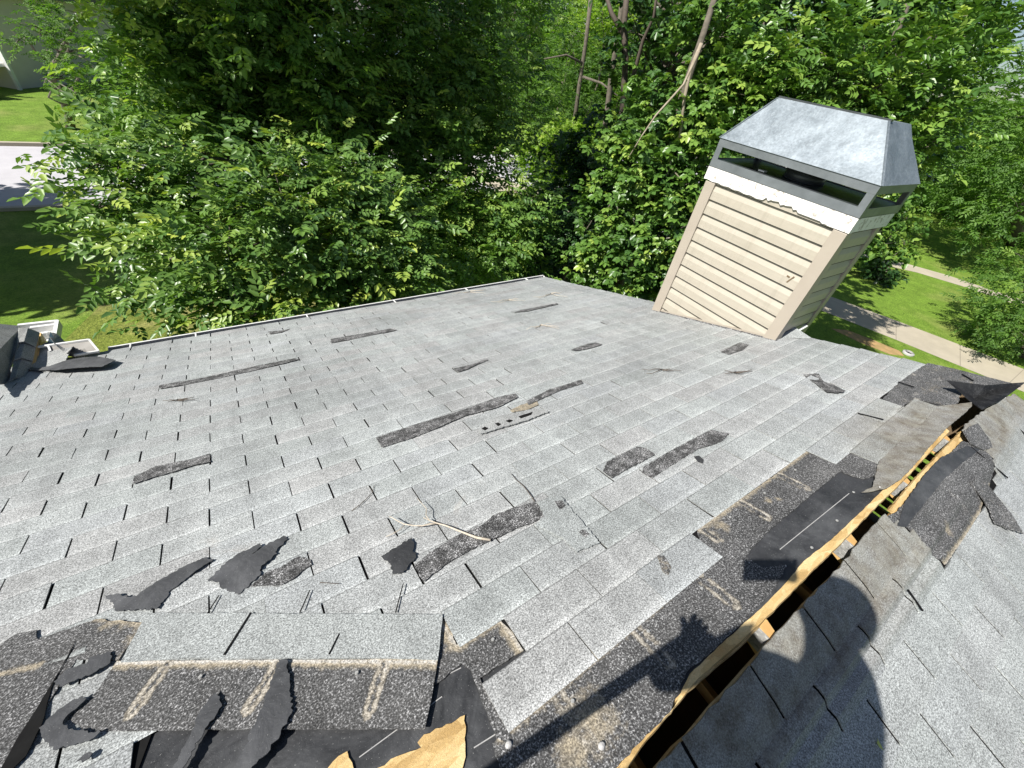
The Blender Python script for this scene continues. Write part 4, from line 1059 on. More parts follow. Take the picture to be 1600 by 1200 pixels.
# ------------------------------------------------------------------ foliage
def leaf_template(w_=.30, fold=.10, curl=.12):
    # pointed leaflet along +x, length 1, two quads folded on the midrib
    v = np.array([(0, 0, 0), (.35, w_, fold), (.75, w_ * .72, fold * .8 - curl * .5), (1, 0, -curl), (.75, -w_ * .72, fold * .8 - curl * .5), (.35, -w_, fold), (.5, 0, 0)], float)
    f = np.array([(0, 6, 2, 1), (6, 3, 2, 2), (0, 5, 4, 6), (6, 4, 3, 3)])
    # keep all as quads
    v = np.array([(0, 0, 0), (.38, w_, fold), (.78, w_ * .6, fold * .6 - curl * .5), (1, 0, -curl), (.78, -w_ * .6, fold * .6 - curl * .5), (.38, -w_, fold)], float)
    f = np.array([(0, 3, 2, 1), (0, 5, 4, 3)])
    return v, f
LV, LF = leaf_template()
def rotm(yaw, pitch, roll):
    cy, sy = np.cos(yaw), np.sin(yaw); cp, sp = np.cos(pitch), np.sin(pitch); cr, sr = np.cos(roll), np.sin(roll)
    Rz = np.zeros((len(yaw), 3, 3)); Ry = Rz.copy(); Rx = Rz.copy()
    Rz[:, 0, 0] = cy; Rz[:, 0, 1] = -sy; Rz[:, 1, 0] = sy; Rz[:, 1, 1] = cy; Rz[:, 2, 2] = 1
    Ry[:, 0, 0] = cp; Ry[:, 0, 2] = sp; Ry[:, 1, 1] = 1; Ry[:, 2, 0] = -sp; Ry[:, 2, 2] = cp
    Rx[:, 0, 0] = 1; Rx[:, 1, 1] = cr; Rx[:, 1, 2] = -sr; Rx[:, 2, 1] = sr; Rx[:, 2, 2] = cr
    return Rz @ Ry @ Rx
def sprig(kind):
    """one twig end with its leaflets, about 1 long, as a template"""
    vs, fs = [], []
    r = np.random.default_rng({'ash': 1, 'whorl': 2, 'single': 3, 'feather': 4, 'pair': 5}[kind])
    items = []
    if kind == 'ash':
        for i, t_ in enumerate((.25, .5, .75)):
            for s_ in (-1, 1): items.append(((t_, 0, 0), s_ * 1.0 + r.normal(0, .1), .42 - .04 * i, .28))
        items.append(((.9, 0, 0), 0.0, .45, .28))
    elif kind == 'whorl':
        for k in range(6): items.append(((0.1, 0, 0), k * 2 * math.pi / 6 + r.normal(0, .2), .55, .34))
    elif kind == 'single':
        items.append(((0, 0, 0), 0, 1.0, .36)); items.append(((0, 0, 0), 2.2, .8, .36)); items.append(((0, 0, 0), -2.0, .85, .36))
    elif kind == 'feather':
        for i in range(5):
            for s_ in (-1, 1): items.append(((.15 + .17 * i, 0, 0), s_ * 1.0, .34, .20))
        items.append(((.95, 0, 0), 0, .3, .2))
    for (pos, ang, L, w_) in items:
        m_ = rotm(np.array([ang]), np.array([.15 + r.normal(0, .22)]), np.array([r.normal(0, .35)]))[0]
        lv = LV * np.array([L, L * w_ / .30, L]); lv = lv @ m_.T + np.array(pos)
        b = sum(len(a) for a in vs); vs.append(lv); fs.append(LF + b)
    return np.concatenate(vs), np.concatenate(fs)
SPR = {k: sprig(k) for k in ('ash', 'whorl', 'single', 'feather')}
def crown(name, clumps, kind, size, mat, parent, density=1.0, seed=0, shell=.55, droop=.35, bright=.0):
    """clumps: (centre, radius[, flatten]). Sprigs grow out of each clump's shell."""
    r = np.random.default_rng(seed)
    P = []; Y = []; T = []
    for cl in clumps:
        c, rad = np.array(cl[0]), cl[1]; fl = cl[2] if len(cl) > 2 else .75
        n_ = max(8, int(density * 16 * (rad / size) ** 2 * .55))
        # each clump is made of smaller tufts so that gaps open between them
        nt_ = max(3, int(n_ / 9))
        d = r.normal(size=(nt_, 3)); d /= np.linalg.norm(d, axis=1)[:, None]
        tr = rad * (shell + (1.08 - shell) * r.random(nt_) ** .6)
        tc = c + d * tr[:, None] * np.array([1, 1, fl])
        for k in range(nt_):
            m_ = max(3, int(r.normal(9, 3)))
            dd = r.normal(size=(m_, 3)) * size * .72
            P.append(tc[k] + dd); Y.append(np.repeat(d[k][None], m_, 0) + r.normal(size=(m_, 3)) * .55)
            T.append(np.clip(r.normal(.42 + bright, .14) + r.normal(0, .16, m_), 0, 1))
    P = np.concatenate(P); D = np.concatenate(Y); T = np.concatenate(T)
    n_ = len(P)
    yaw = np.arctan2(D[:, 1], D[:, 0]); pitch = droop * r.random(n_) - .15 - .35 * np.clip(D[:, 2], -1, 1)
    pitch += np.where(r.random(n_) < .2, r.normal(0, .6, n_), 0)
    roll = r.normal(0, .38, n_)
    Rm = rotm(yaw, pitch, roll)
    sv, sf = SPR[kind]
    sz = size * r.uniform(.7, 1.25, n_)
    V = np.einsum('nij,vj->nvi', Rm, sv) * sz[:, None, None] + P[:, None, :]
    k = len(sv)
    Fq = (sf[None] + (np.arange(n_) * k)[:, None, None]).reshape(-1, 4)
    V = V.reshape(-1, 3)
    off = np.array(parent_loc(parent)) if parent else np.zeros(3)
    V = V - off
    me = bpy.data.meshes.new(name)
    me.vertices.add(len(V)); me.vertices.foreach_set('co', V.astype(np.float32).ravel())
    me.loops.add(len(Fq) * 4); me.loops.foreach_set('vertex_index', Fq.astype(np.int32).ravel())
    me.polygons.add(len(Fq)); me.polygons.foreach_set('loop_start', np.arange(0, len(Fq) * 4, 4, dtype=np.int32))
    me.update(calc_edges=True)
    a_ = me.color_attributes.new('tint', 'FLOAT_COLOR', 'POINT')
    tt = np.repeat(T, k) + np.repeat(r.normal(0, .05, n_), k)
    cc = np.stack([np.clip(tt, 0, 1)] * 3 + [np.ones_like(tt)], 1).astype(np.float32)
    a_.data.foreach_set('color', cc.ravel())
    me.materials.append(mat)
    o = bpy.data.objects.new(name, me); col.objects.link(o); o.parent = parent
    return o
def limb_path(a, b, bend=.12, n=6, seed=0):
    r = random.Random(seed); a, b = Vector(a), Vector(b); L = (b - a).length
    o = Vector((r.uniform(-1, 1), r.uniform(-1, 1), r.uniform(.2, 1))) * L * bend
    return [a.lerp(b, t_) + o * math.sin(math.pi * t_) + Vector((r.uniform(-1, 1), r.uniform(-1, 1), r.uniform(-1, 1))) * L * .02 * (0 < i < n) for i, t_ in ((i, i / n) for i in range(n + 1))]
def tree(name, label, base, top, clumps, kind, size, mat, density=1.0, seed=0, r0=.16, group=None, cat='tree', bark=None, limbs=14, droop=.35, bright=0., shell=.55, r1=.04):
    base = Vector(base); top = Vector(top)
    root = empty(name, base, label, cat, group)
    bark = bark or M['bark']
    mb = MB(); tp = limb_path(base, top, .05, 8, seed); mb.tube(tp, r0, r1, 9, .08); mb.build('trunk', bark, root, True)
    mb = MB(); rr_ = random.Random(seed)
    cs = clumps if len(clumps) <= limbs else rr_.sample(clumps, limbs)
    for i, cl in enumerate(cs):
        c = Vector(cl[0])
        t_ = min(7, max(1, int(8 * ((c.z - 1.0 - base.z) / max(.1, top.z - base.z)))))
        s_ = tp[t_]
        mb.tube(limb_path(s_, c, .12, 6, seed + i), min(.05, max(.02, r0 * .25)), .008, 5, .08)
        for k in range(3):
            e = c + Vector((rr_.gauss(0, 1), rr_.gauss(0, 1), rr_.gauss(0, .6))).normalized() * cl[1] * .9
            mb.tube(limb_path(c, e, .15, 4, seed + i * 7 + k), .014, .004, 4)
    if mb.v: mb.build('limbs', bark, root, True)
    crown('crown', clumps, kind, size, mat, root, density, seed, shell, droop, bright)
    return root
def C_(*l): return [((tuple(at(px, py, d))), r_) for px, py, d, r_ in l]
def fill(x0, x1, y0, y1, step, d0, d1, rad, seed, jit=.5):
    r = random.Random(seed); out = []
    y = y0
    while y <= y1:
        x = x0
        while x <= x1:
            out.append((tuple(at(x + r.uniform(-jit, jit) * step, y + r.uniform(-jit, jit) * step, r.uniform(d0, d1))), rad * r.uniform(.75, 1.25)))
            x += step
        y += step
    return out

# big ash beside the eave: sunlit lower boughs
lower = C_((212, 300, 8.0, .66), (155, 325, 7.9, .30), (140, 262, 8.0, .22), (225, 345, 7.7, .42), (255, 265, 8.2, .42), (195, 388, 7.5, .30), (250, 425, 7.0, .40), (300, 462, 6.6, .34), (440, 360, 6.9, .95), (360, 400, 6.7, .7), (530, 380, 6.9, .85), (600, 410, 6.8, .6), (630, 340, 7.2, .45),
           (420, 450, 6.3, .5), (345, 468, 6.3, .34), (500, 460, 6.4, .5), (560, 450, 6.5, .45), (640, 425, 6.9, .3), (380, 305, 7.4, .7), (480, 290, 7.5, .7), (570, 290, 7.7, .65), (400, 492, 6.0, .26), (210, 235, 8.4, .5))
upper = fill(320, 740, -10, 250, 68, 9.2, 11.8, .9, 3) + fill(330, 760, 180, 400, 78, 9.0, 11.6, .85, 4) + fill(680, 790, 300, 430, 60, 9.5, 11.0, .5, 6) + C_((240, 40, 10.4, .55), (250, 120, 10, .55), (200, 70, 10.6, .4), (205, 140, 10.2, .35), (260, 190, 9.6, .5), (285, -10, 10.5, .6), (800, 90, 11, .45), (790, 180, 10.5, .4), (820, 20, 11, .5), (770, 250, 10, .4))
dens_ = fill(640, 830, 300, 440, 52, 8.6, 10.5, .6, 61)
# unseen upper boughs of the ash, added above the frame to shade the rest
r_ = random.Random(8); over = []
for i in range(60):
    x_ = r_.uniform(-3.6, 3.8); over.append(((x_, r_.uniform(8.6, 12.0), r_.uniform(2.2 if x_ > 1 else 4.3, 6.4)), r_.uniform(.9, 1.3)))
ash = tree('ash_tree', 'big dense ash tree overhanging the eave on the left', (2.6, 10.6, GZ), (2.4, 10.4, 5.5), lower, 'ash', .26, LEAF['a'], 4.6, 11, .28, droop=.45, limbs=40, shell=.7)
crown('inner_crown', upper + dens_, 'ash', .30, LEAF['m'], ash, 3.4, 15, .55, .5)
tree('ash_tree', 'unseen upper boughs of the big ash tree, added to shade the boughs below', (1.2, 12.4, GZ), (.9, 12.2, 6.5), over, 'ash', .34, LEAF['d'], 1.2, 12, .25, limbs=20)
# tree outside the frame on the left, whose shade lies over the lawn and street
r_ = random.Random(9)
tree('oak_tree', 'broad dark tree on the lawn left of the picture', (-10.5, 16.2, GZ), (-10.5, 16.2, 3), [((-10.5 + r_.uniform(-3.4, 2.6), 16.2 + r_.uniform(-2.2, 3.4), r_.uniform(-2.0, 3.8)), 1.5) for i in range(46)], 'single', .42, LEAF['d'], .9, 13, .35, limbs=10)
# small leaved tree across the far left
tree('small_leaved_tree', 'fine leaved tree in front of the beige house at the far left', tuple(at_z(110, 200, GZ)), tuple(at(130, 20, 22)), C_((66, 48, 22, .55), (90, 70, 22, .7), (30, 62, 22, .35), (95, 120, 21.5, .6), (140, 165, 20.5, .8), (150, 110, 21, 1.0), (120, 20, 23, 1.0), (190, 200, 20, 1.0), (190, 60, 22, 1.5), (115, 160, 20.5, .4), (230, 150, 21, 1.5), (170, 205, 20.5, .5)), 'feather', .26, LEAF['f'], 1.3, 14, .18, droop=.6)
# middle opening: yellow green shrubs and cedars
def shrub(label, px, py, dist, scale, mat, kind='single', size=.13, seed=0, n=7, hgt=1.0, name='shrub', cat='shrub', dens=1.0, group=None):
    c = at(px, py, dist); r = random.Random(seed)
    cl = []
    for i in range(n):
        cl.append(((c.x + r.uniform(-1, 1) * scale * .6, c.y + r.uniform(-1, 1) * scale * .6, c.z + r.uniform(-1, .9) * scale * hgt), scale * r.uniform(.4, .65)))
    return tree(name, label, (c.x, c.y, GZ), (c.x, c.y, c.z + scale * .5), cl, kind, size, mat, dens, seed, .06, group, cat, limbs=5)
shrub('bright yellow green shrub in the gap between the trees, the tallest of three', 862, 290, 18, 1.5, LEAF['y'], seed=21, n=12, hgt=1.3)
shrub('yellow green shrub low in the gap, just above the eave corner', 832, 400, 16, 1.1, LEAF['y'], seed=22, n=10)
shrub('pale green cedar in the opening behind the shrubs', 870, 175, 23, 2.3, LEAF['f'], 'feather', .24, 23, 16, 1.7, 'cedar', 'tree', 1.2)
shrub('olive cedar lit from the left in the middle opening', 935, 110, 25, 2.2, LEAF['y'], 'feather', .26, 24, 14, 1.6, 'cedar', 'tree', .8)
shrub('pale cedar at the top of the opening between the trunks', 800, 60, 27, 2.6, LEAF['f'], 'feather', .28, 25, 14, 1.4, 'cedar', 'tree', 1.0)
shrub('dark shrub beneath the vine tree, left side', 880, 400, 10, 1.0, LEAF['d'], 'whorl', .17, 26, 10)
shrub('dark shrub at the foot of the trunks', 900, 330, 14, 1.6, LEAF['d'], 'whorl', .2, 27, 14)
# trunks in the opening
def trunk(label, pts, r0, r1, mat, name='bare_trunk', cat='tree trunk', extra=()):
    P3 = [at(*p) for p in pts]; b = P3[0]
    root = empty(name, b, label, cat)
    mb = MB(); mb.tube(P3, r0, r1, 9, .1); mb.build('trunk', mat, root, True)
    for (q, ra, rb) in extra:
        mb = MB(); mb.tube([at(*p) for p in q], ra, rb, 7, .1); mb.build('limb', mat, root, True)
    return root
trunk('dark forked tree trunk in the middle opening', [(960, 330, 14), (966, 250, 14), (973, 165, 14), (978, 90, 14), (975, 40, 14), (985, -60, 14.5)], .09, .07, M['darktwig'], extra=[([(976, 150, 14), (992, 110, 13.8), (1005, 62, 13.8), (1022, 25, 13.6), (1030, -40, 13.6)], .06, .03), ([(978, 60, 14), (955, 20, 14.3), (940, -30, 14.5)], .07, .04)])
trunk('pale slender trunk left of the forked one', [(930, 300, 19), (948, 180, 19), (955, 120, 19), (966, 50, 19), (978, -40, 19)], .12, .08, M['bark'])
trunk('dark straight trunk at the left of the opening', [(890, 250, 20), (907, 120, 20), (915, 70, 20), (925, -20, 20)], .09, .07, M['bark'], extra=[([(912, 100, 20), (885, 86, 19.5), (850, 92, 19)], .05, .02), ([(910, 120, 20), (940, 130, 19.5), (965, 150, 19)], .05, .02)])
trunk('grey leaning trunk behind the top of the chimney cap', [(1110, 142, 12.7), (1140, 105, 12.8), (1180, 56, 13), (1225, 0, 13.3), (1260, -50, 13.5)], .05, .04, M['bark'])
trunk('bare broken snag among the vines', [(1062, 215, 8.6), (1070, 150, 8.7), (1080, 105, 8.7), (1096, 68, 8.8)], .022, .03, M['palebark'], 'snag', 'tree trunk', extra=[([(1092, 80, 8.7), (1068, 132, 8.5), (1025, 180, 8.4), (1003, 212, 8.4), (982, 246, 8.3)], .022, .008), ([(1046, 235, 8.5), (1048, 262, 8.4), (1064, 280, 8.3)], .016, .008), ([(1048, 262, 8.4), (1035, 285, 8.3)], .01, .004)])
# vine covered tree behind the chimney
vine = C_((1000, 250, 9.0, .7), (960, 310, 9.0, .6), (1040, 300, 8.8, .7), (1000, 380, 8.6, .65), (940, 390, 8.8, .5), (1060, 370, 8.6, .6), (1080, 200, 9.2, .6), (1120, 150, 9.6, .6), (1030, 170, 10, .6), (1060, 440, 8.4, .5), (980, 450, 8.6, .45), (920, 440, 9.0, .4), (1080, 260, 9.0, .6), (1110, 60, 10.5, .7), (1170, 110, 10.0, .6))
tree('vine_covered_tree', 'vine covered tree with bright sprays close behind the chimney', tuple(at_z(990, 420, GZ) * .0 + Vector((7.6, 5.6, GZ))), (8.2, 6.2, 2.5), vine, 'whorl', .22, LEAF['b'], 3.8, 31, .16, droop=.7, limbs=15)
right = C_((1180, 140, 10.2, .65), (1240, 120, 10.0, .7), (1310, 110, 10.0, .75), (1380, 130, 10.0, .75), (1440, 170, 10.2, .7), (1350, 70, 10.5, .6), (1390, 60, 10.8, .5), (1450, 110, 10.6, .6), (1420, 240, 10.4, .5), (1480, 120, 11.5, .6), (1500, 60, 12, .6), (1530, 30, 12.5, .5), (1190, 180, 10, .4), (1300, 160, 10.2, .6), (1220, 80, 11, .5), (1560, 5, 13, .5), (1460, 220, 10.8, .4), (1270, 170, 10.1, .5))
tree('leafy_tree', 'leafy tree with bright upturned sprays above the chimney cap', (10.6, 4.3, GZ), (11.0, 4.6, 3.2), right, 'ash', .31, LEAF['b'], 3.8, 32, .18, droop=.3, limbs=18)
# its dark interior and taller trees behind
back_ = fill(1030, 1530, -60, 90, 76, 13, 18, 1.1, 33) + fill(1030, 1400, 90, 230, 85, 12.5, 16, 1.05, 34) + fill(860, 1010, -70, -20, 70, 15, 18, .8, 39)
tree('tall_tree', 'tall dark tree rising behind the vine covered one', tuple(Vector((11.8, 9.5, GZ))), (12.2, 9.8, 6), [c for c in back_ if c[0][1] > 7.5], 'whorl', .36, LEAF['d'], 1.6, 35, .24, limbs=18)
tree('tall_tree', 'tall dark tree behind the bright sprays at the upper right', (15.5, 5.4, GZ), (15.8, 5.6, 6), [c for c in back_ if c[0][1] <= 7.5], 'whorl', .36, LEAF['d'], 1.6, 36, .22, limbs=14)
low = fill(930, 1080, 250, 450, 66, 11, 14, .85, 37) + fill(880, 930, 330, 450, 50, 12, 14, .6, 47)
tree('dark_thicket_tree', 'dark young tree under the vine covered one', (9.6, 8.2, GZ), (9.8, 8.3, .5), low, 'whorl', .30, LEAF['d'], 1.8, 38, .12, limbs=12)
# trees over the right lawn
fillr = C_((1570, 150, 40, 3.4), (1610, 200, 38, 3.5), (1530, 215, 38, 2.6), (1490, 265, 37, 2.2), (1550, 260, 36, 2.8), (1600, 290, 34, 2.6), (1530, 305, 34, 1.9), (1470, 300, 36, 1.5), (1590, 330, 33, 1.6), (1650, 240, 36, 4), (1450, 280, 40, 1.5), (1555, 325, 33, 1.4))
tree('bushy_tree', 'large bushy tree beyond the right lawn', tuple(at_z(1580, 385, GZ)), tuple(at(1590, 200, 37)), fillr, 'feather', .62, LEAF['f'], 1.7, 41, .35, droop=.8, limbs=12)
fe = C_((1590, 440, 24, .9), (1625, 430, 24, 1.1), (1600, 480, 23, .9), (1565, 480, 23.5, .6), (1545, 500, 23, .4), (1585, 515, 22.5, .6), (1620, 520, 22, 1.0), (1530, 480, 23.8, .4), (1650, 460, 23, 1.8), (1600, 410, 25, .6))
tree('bushy_tree', 'feathery low tree beside the footpath at the right edge', tuple(at_z(1600, 560, GZ)), tuple(at(1600, 440, 24)), fe, 'feather', .40, LEAF['f'], 2.0, 42, .2, droop=.8, limbs=10)
sm = C_((1380, 340, 27, .9), (1358, 365, 26, .7), (1395, 365, 27, .8), (1370, 385, 26, .6), (1400, 325, 28, .9), (1412, 385, 26.5, .4), (1350, 340, 28, .8), (1415, 345, 28, .5))
tree('small_tree', 'small light green tree over the far footpath, right of the chimney', tuple(at_z(1378, 435, GZ)), tuple(at(1375, 350, 27)), sm, 'single', .30, LEAF['b'], 1.4, 43, .12, limbs=8)
dk = [((25.4 + random.uniform(-.5, .5), 5.0 + random.uniform(-.5, .5), GZ + .35 + random.uniform(-.15, .3)), .35) for i in range(8)]
tree('dark_bush', 'round dark bush in the shade of the small light green tree', (25.4, 5.0, GZ), (25.4, 5.0, GZ + .7), dk, 'single', .22, LEAF['d'], 1.6, 44, .06, cat='bush', limbs=4)
# distant woods
wr = random.Random(3); wood = []
for i in range(150):
    ang = math.radians(wr.uniform(-14, 68)); d = wr.uniform(46, 70)
    x = CAM.x + d * math.cos(ang); y = CAM.y + d * math.sin(ang)
    if 34 < y and x < 20: continue
    top_ = 9 if ang > .34 else 0.6
    for z in np.arange(GZ + 2, GZ + 7 + wr.uniform(0, top_), 3.2): wood.append(((x, y, z), 3.0))
o = crown('distant_woods', wood, 'feather', 1.3, LEAF['f'], None, 1.0, 51, .5, .6); tag(o, kind='stuff'); o['label'] = 'far green woods behind the trees and lawns'
wood2 = []
for i in range(70):
    x = wr.uniform(-30, 45); y = wr.uniform(52, 70)
    for z in np.arange(GZ + 2, GZ + 11, 3.2): wood2.append(((x, y, z), 3.0))
o = crown('distant_woods', wood2, 'feather', 1.3, LEAF['d'], None, 1.0, 52, .5, .6); tag(o, kind='stuff'); o['label'] = 'far dark woods beyond the street houses'

# ------------------------------------------------------------------ houses across the street
hb = empty('neighbour_house', (-14, 44, GZ), 'beige house with white railed porch and brick steps at the far left', 'house')
mb = MB(); mb.box(-24, 43, GZ, -7.2, 52, GZ + 3.9); mb.build('wall', M['housewall'], hb)
mb = MB(); mb.quadbox([(-24.5, 42.4, GZ+3.9), (-6.7, 42.4, GZ+3.9), (-6.7, 52.6, GZ+3.9), (-24.5, 52.6, GZ+3.9), (-24.5, 47.3, GZ+6.3), (-6.7, 47.3, GZ+6.3), (-6.7, 47.6, GZ+6.3), (-24.5, 47.6, GZ+6.3)]); mb.build('roof', M['roofdark'], hb)
mb = MB(); mb.box(-24.5, 42.3, GZ + 3.65, -6.7, 42.5, GZ + 3.95); mb.box(-7.1, 42.9, GZ, -6.95, 43.05, GZ + 3.7); mb.build('eave_trim', M['white'], hb)
pr = MB(); py_ = 40.6
pr.box(-15, py_, GZ + 1.0, -7.2, 43, GZ + 1.15); pr.box(-15, py_ - .06, GZ + 2.0, -7.2, py_, GZ + 2.1); pr.box(-15, py_ - .06, GZ + 1.15, -7.2, py_, GZ + 1.23)
for i in range(50): pr.box(-15 + i * .157, py_ - .05, GZ + 1.23, -15 + i * .157 + .05, py_ - .01, GZ + 2.0)
for x_ in (-15, -11, -7.35): pr.box(x_, py_ - .09, GZ, x_ + .15, py_ + .04, GZ + 2.3)
pr.build('porch_railing', M['white'], hb)
lt = MB()
for i in range(40):
    lt.bar((-15 + i * .2, py_ - .02, GZ + .02), (-14.6 + i * .2, py_ - .02, GZ + .98), .03, .02, (0, 1, 0)); lt.bar((-15 + i * .2, py_ + .01, GZ + .98), (-14.6 + i * .2, py_ + .01, GZ + .02), .03, .02, (0, 1, 0))
lt.build('lattice', M['white'], hb)
st = MB()
for k in range(4): st.box(-7.0, 39.6 + k * .3, GZ + k * .17, -5.8, 39.9 + k * .3 + (.0), GZ + (k + 1) * .17)
st.build('brick_steps', M['brick'], hb)
for wx in (-13.5, -10):
    f_ = MB(); f_.box(wx, 42.93, GZ + 1.6, wx + 1.3, 42.99, GZ + 3.4); wo = f_.build('window', M['white'], hb)
    p_ = MB(); p_.box(wx + .1, 42.9, GZ + 1.7, wx + 1.2, 42.925, GZ + 3.3); p_.build('pane', M['glass'], wo)
hb.location = Vector((-11.9, 42.6, GZ)); hb.rotation_euler = (0, 0, math.radians(-35))
hb = empty('neighbour_house', (20, 54, GZ), 'pale blue house with white trim glimpsed through the big ash tree', 'house')
mb = MB(); mb.box(12, 50, GZ, 30, 58, GZ + 5.6); mb.build('wall', M['houseblue'], hb)
mb = MB(); mb.quadbox([(11.5, 49.4, GZ+5.6), (30.5, 49.4, GZ+5.6), (30.5, 58.6, GZ+5.6), (11.5, 58.6, GZ+5.6), (11.5, 53.9, GZ+8), (30.5, 53.9, GZ+8), (30.5, 54.1, GZ+8), (11.5, 54.1, GZ+8)]); mb.build('roof', M['roofdark'], hb)
mb = MB(); mb.box(11.5, 49.3, GZ + 5.3, 30.5, 49.5, GZ + 5.65); mb.box(14, 48, GZ + 2.8, 24, 49.9, GZ + 3.0)
for x_ in (14, 17.2, 20.5, 23.8): mb.box(x_, 48.1, GZ, x_ + .2, 48.3, GZ + 2.8)
mb.build('porch', M['white'], hb)
for wx in (15, 18.4, 21.6):
    f_ = MB(); f_.box(wx, 49.93, GZ + 3.5, wx + 1.2, 49.99, GZ + 5.0); wo = f_.build('window', M['white'], hb)
    p_ = MB(); p_.box(wx + .1, 49.9, GZ + 3.6, wx + 1.1, 49.925, GZ + 4.9); p_.build('pane', M['glass'], wo)

# ------------------------------------------------------------------ the photographer (only the shadow is in the picture)
person = empty('person', (0.02, -.13, -.05), 'person in a cap and dark shirt standing on the ridge holding up a phone', 'person')
def skinned(name, nodes, edges, mat, parent, lv=2):
    off = parent_loc(parent)
    me = bpy.data.meshes.new(name); me.from_pydata([tuple(Vector(n_[0]) - off) for n_ in nodes], edges, [])
    o = bpy.data.objects.new(name, me); col.objects.link(o); o.parent = parent
    md = o.modifiers.new('skin', 'SKIN'); md.use_smooth_shade = True
    me.skin_vertices[0].data[0].use_root = True
    for i, n_ in enumerate(nodes):
        rr_ = n_[1] if hasattr(n_[1], '__len__') else (n_[1], n_[1])
        me.skin_vertices[0].data[i].radius = rr_
    s_ = o.modifiers.new('sub', 'SUBSURF'); s_.levels = lv; s_.render_levels = lv
    me.materials.append(mat); return o
# phone directly behind the lens
pc = CAM - F0 * .012 - EX * .008 - EY * .012
pu, pr_ = -EY.normalized(), EX.normalized()
def pbox(c, hw, hh, hd, r_, u_, f_):
    m_ = MB(); m_.quadbox([c - r_*hw - u_*hh - f_*hd, c + r_*hw - u_*hh - f_*hd, c + r_*hw + u_*hh - f_*hd, c - r_*hw + u_*hh - f_*hd,
                           c - r_*hw - u_*hh + f_*hd, c + r_*hw - u_*hh + f_*hd, c + r_*hw + u_*hh + f_*hd, c - r_*hw + u_*hh + f_*hd]); return m_
hipp = Vector((-.04, -.14, .86)); neck = Vector((-.01, -.12, 1.38)); head = Vector((.03, -.065, 1.595))
shR = Vector((.02, -.27, 1.33)); shL = Vector((-.02, .03, 1.30)); elR = Vector((.17, -.215, 1.32)); haR = pc + EX * .062 - F0 * .02 + EY * .0
elL = Vector((-.03, .12, 1.03)); haL = Vector((.26, .12, .90))
fR = back(.0, .34, .07); fL = front(-.12, .12, .07); kR = Vector((.05, -.29, .42)); kL = Vector((-.02, -.0, .44))
nodes = [(hipp, (.19, .14)), (hipp + Vector((0, 0, .2)), (.18, .13)), (Vector((-.02, -.15, 1.22)), (.22, .14)), (neck, .055), (Vector((.02, -.105, 1.47)), .05),
         (head + Vector((0, 0, -.04)), (.08, .085)), (head + Vector((.0, 0, .06)), (.085, .095)),
         (shR, .12), (elR, .085), (haR.lerp(elR, .15), .03), (shL, .06), (elL, .045), (haL.lerp(elL, .15), .03),
         (hipp + Vector((0, -.1, -.06)), .09), (kR, .06), (fR + Vector((-.02, 0, .04)), .042), (hipp + Vector((0, .1, -.06)), .09), (kL, .06), (fL + Vector((-.02, 0, .04)), .042), (fR + Vector((.13, 0, -.03)), .035), (fL + Vector((.13, 0, -.03)), .035)]
edges = [(0, 1), (1, 2), (2, 3), (3, 4), (4, 5), (5, 6), (2, 7), (7, 8), (8, 9), (2, 10), (10, 11), (11, 12), (0, 13), (13, 14), (14, 15), (0, 16), (16, 17), (17, 18), (15, 19), (18, 20)]
skinned('body', nodes, edges, M['shirt'], person)
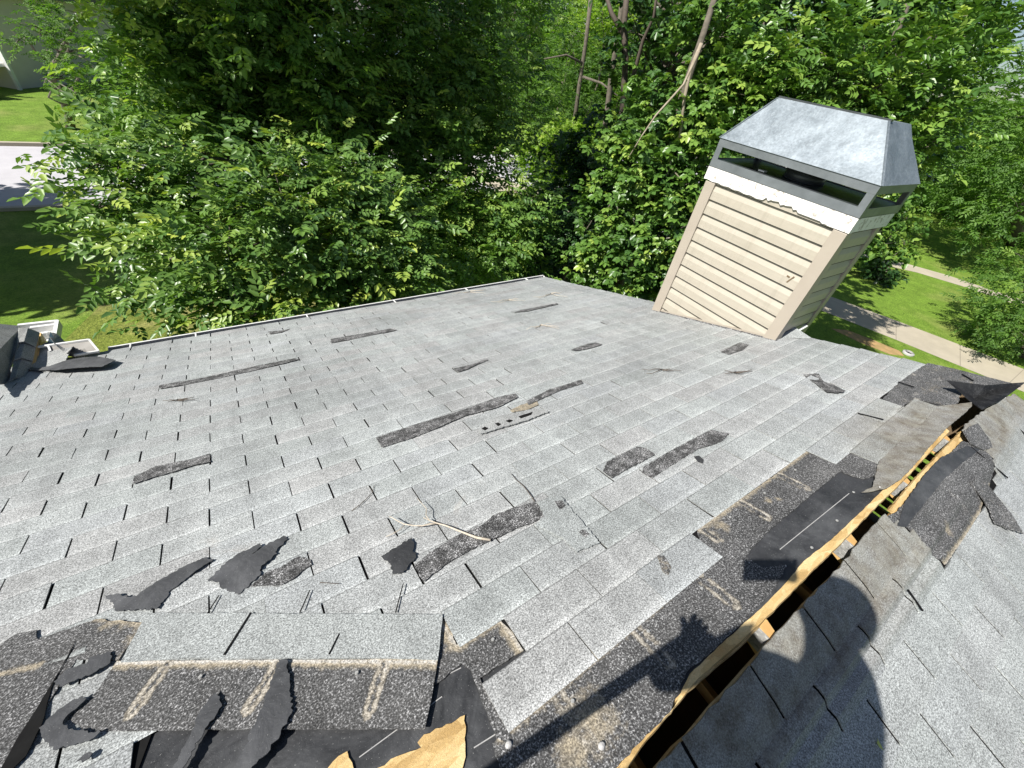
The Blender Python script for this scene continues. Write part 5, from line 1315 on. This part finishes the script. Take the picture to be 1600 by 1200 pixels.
def hand(c, fwd, up_, par, curl=.5):
    fwd = fwd.normalized(); rt = fwd.cross(up_).normalized(); up_ = rt.cross(fwd).normalized()
    nd = [(c - fwd * .05, .024), (c, (.03, .02)), (c + fwd * .035, (.034, .018))]; ed = [(0, 1), (1, 2)]
    for k, L in enumerate((.065, .075, .07, .055)):
        b = c + fwd * .045 + rt * (k - 1.5) * .020
        p1 = b + fwd * L * .5 - up_ * L * .1; p2 = p1 + (fwd * (1 - curl) - up_ * curl) * L * .5
        i = len(nd); nd += [(b, .009), (p1, .0085), (p2, .007)]; ed += [(2, i), (i, i + 1), (i + 1, i + 2)]
    i = len(nd); nd += [(c - rt * .035 + fwd * .005, .011), (c - rt * .055 + fwd * .035 - up_ * .01, .009)]; ed += [(1, i), (i, i + 1)]
    return skinned('hand', nd, ed, M['skin'], par, 1)
hand(haR, (-EX).normalized() * .6 + Vector((0, 0, .6)), F0, person, .7)
hand(haL, Vector((1, .1, -.1)), Vector((0, 0, 1)), person, .9)
ph = pbox(pc, .078, .038, .004, pr_, pu, F0.normalized()).build('phone', M['phone'], None)
for v in ph.data.vertices: v.co -= pc
ph.location = pc; bevel(ph, .003); tag(ph, 'black phone held out in the right hand of the person on the ridge', 'phone')
mb = MB(); n0 = 0
for i in range(9):
    ph_ = i / 8 * math.pi / 2
    for k in range(20):
        t_ = 2 * math.pi * k / 20
        mb.v.append(head + Vector((.0 + .118 * math.cos(ph_) * math.cos(t_), .108 * math.cos(ph_) * math.sin(t_), .055 + .09 * math.sin(ph_))))
for i in range(8):
    for k in range(20): mb.f.append((i*20+k, i*20+(k+1) % 20, (i+1)*20+(k+1) % 20, (i+1)*20+k))
cap = mb.build('cap', M['shirt'], person, True)
tp_ = MB(); tp_.tube([Vector((.30, .125, .90)), Vector((-.40, .20, .72))], .019, .019, 12); tpo = tp_.build('bar_shadow_pole', M['phone'], None, True)  # added out of view to cast the straight bar of the figure's shadow
tag(tpo, 'unseen straight pole added in the left hand of the person to cast a bar of shadow', 'pole')
fc = MB()
for s_ in (-1, 1):
    fc.tube([head + Vector((.075, s_ * .03, .01)), head + Vector((.088, s_ * .03, .01))], .012, .006, 8)
    fc.tube([head + Vector((.0, s_ * .078, -.02)), head + Vector((-.005, s_ * .095, .02))], .012, .014, 8)
fc.tube([head + Vector((.075, 0, .01)), head + Vector((.105, 0, -.025)), head + Vector((.08, 0, -.035))], .008, .012, 8)
fc.tube([head + Vector((.076, -.02, -.06)), head + Vector((.084, 0, -.06)), head + Vector((.076, .02, -.06))], .005, .005, 6)
fc.build('face', M['skin'], person, True)
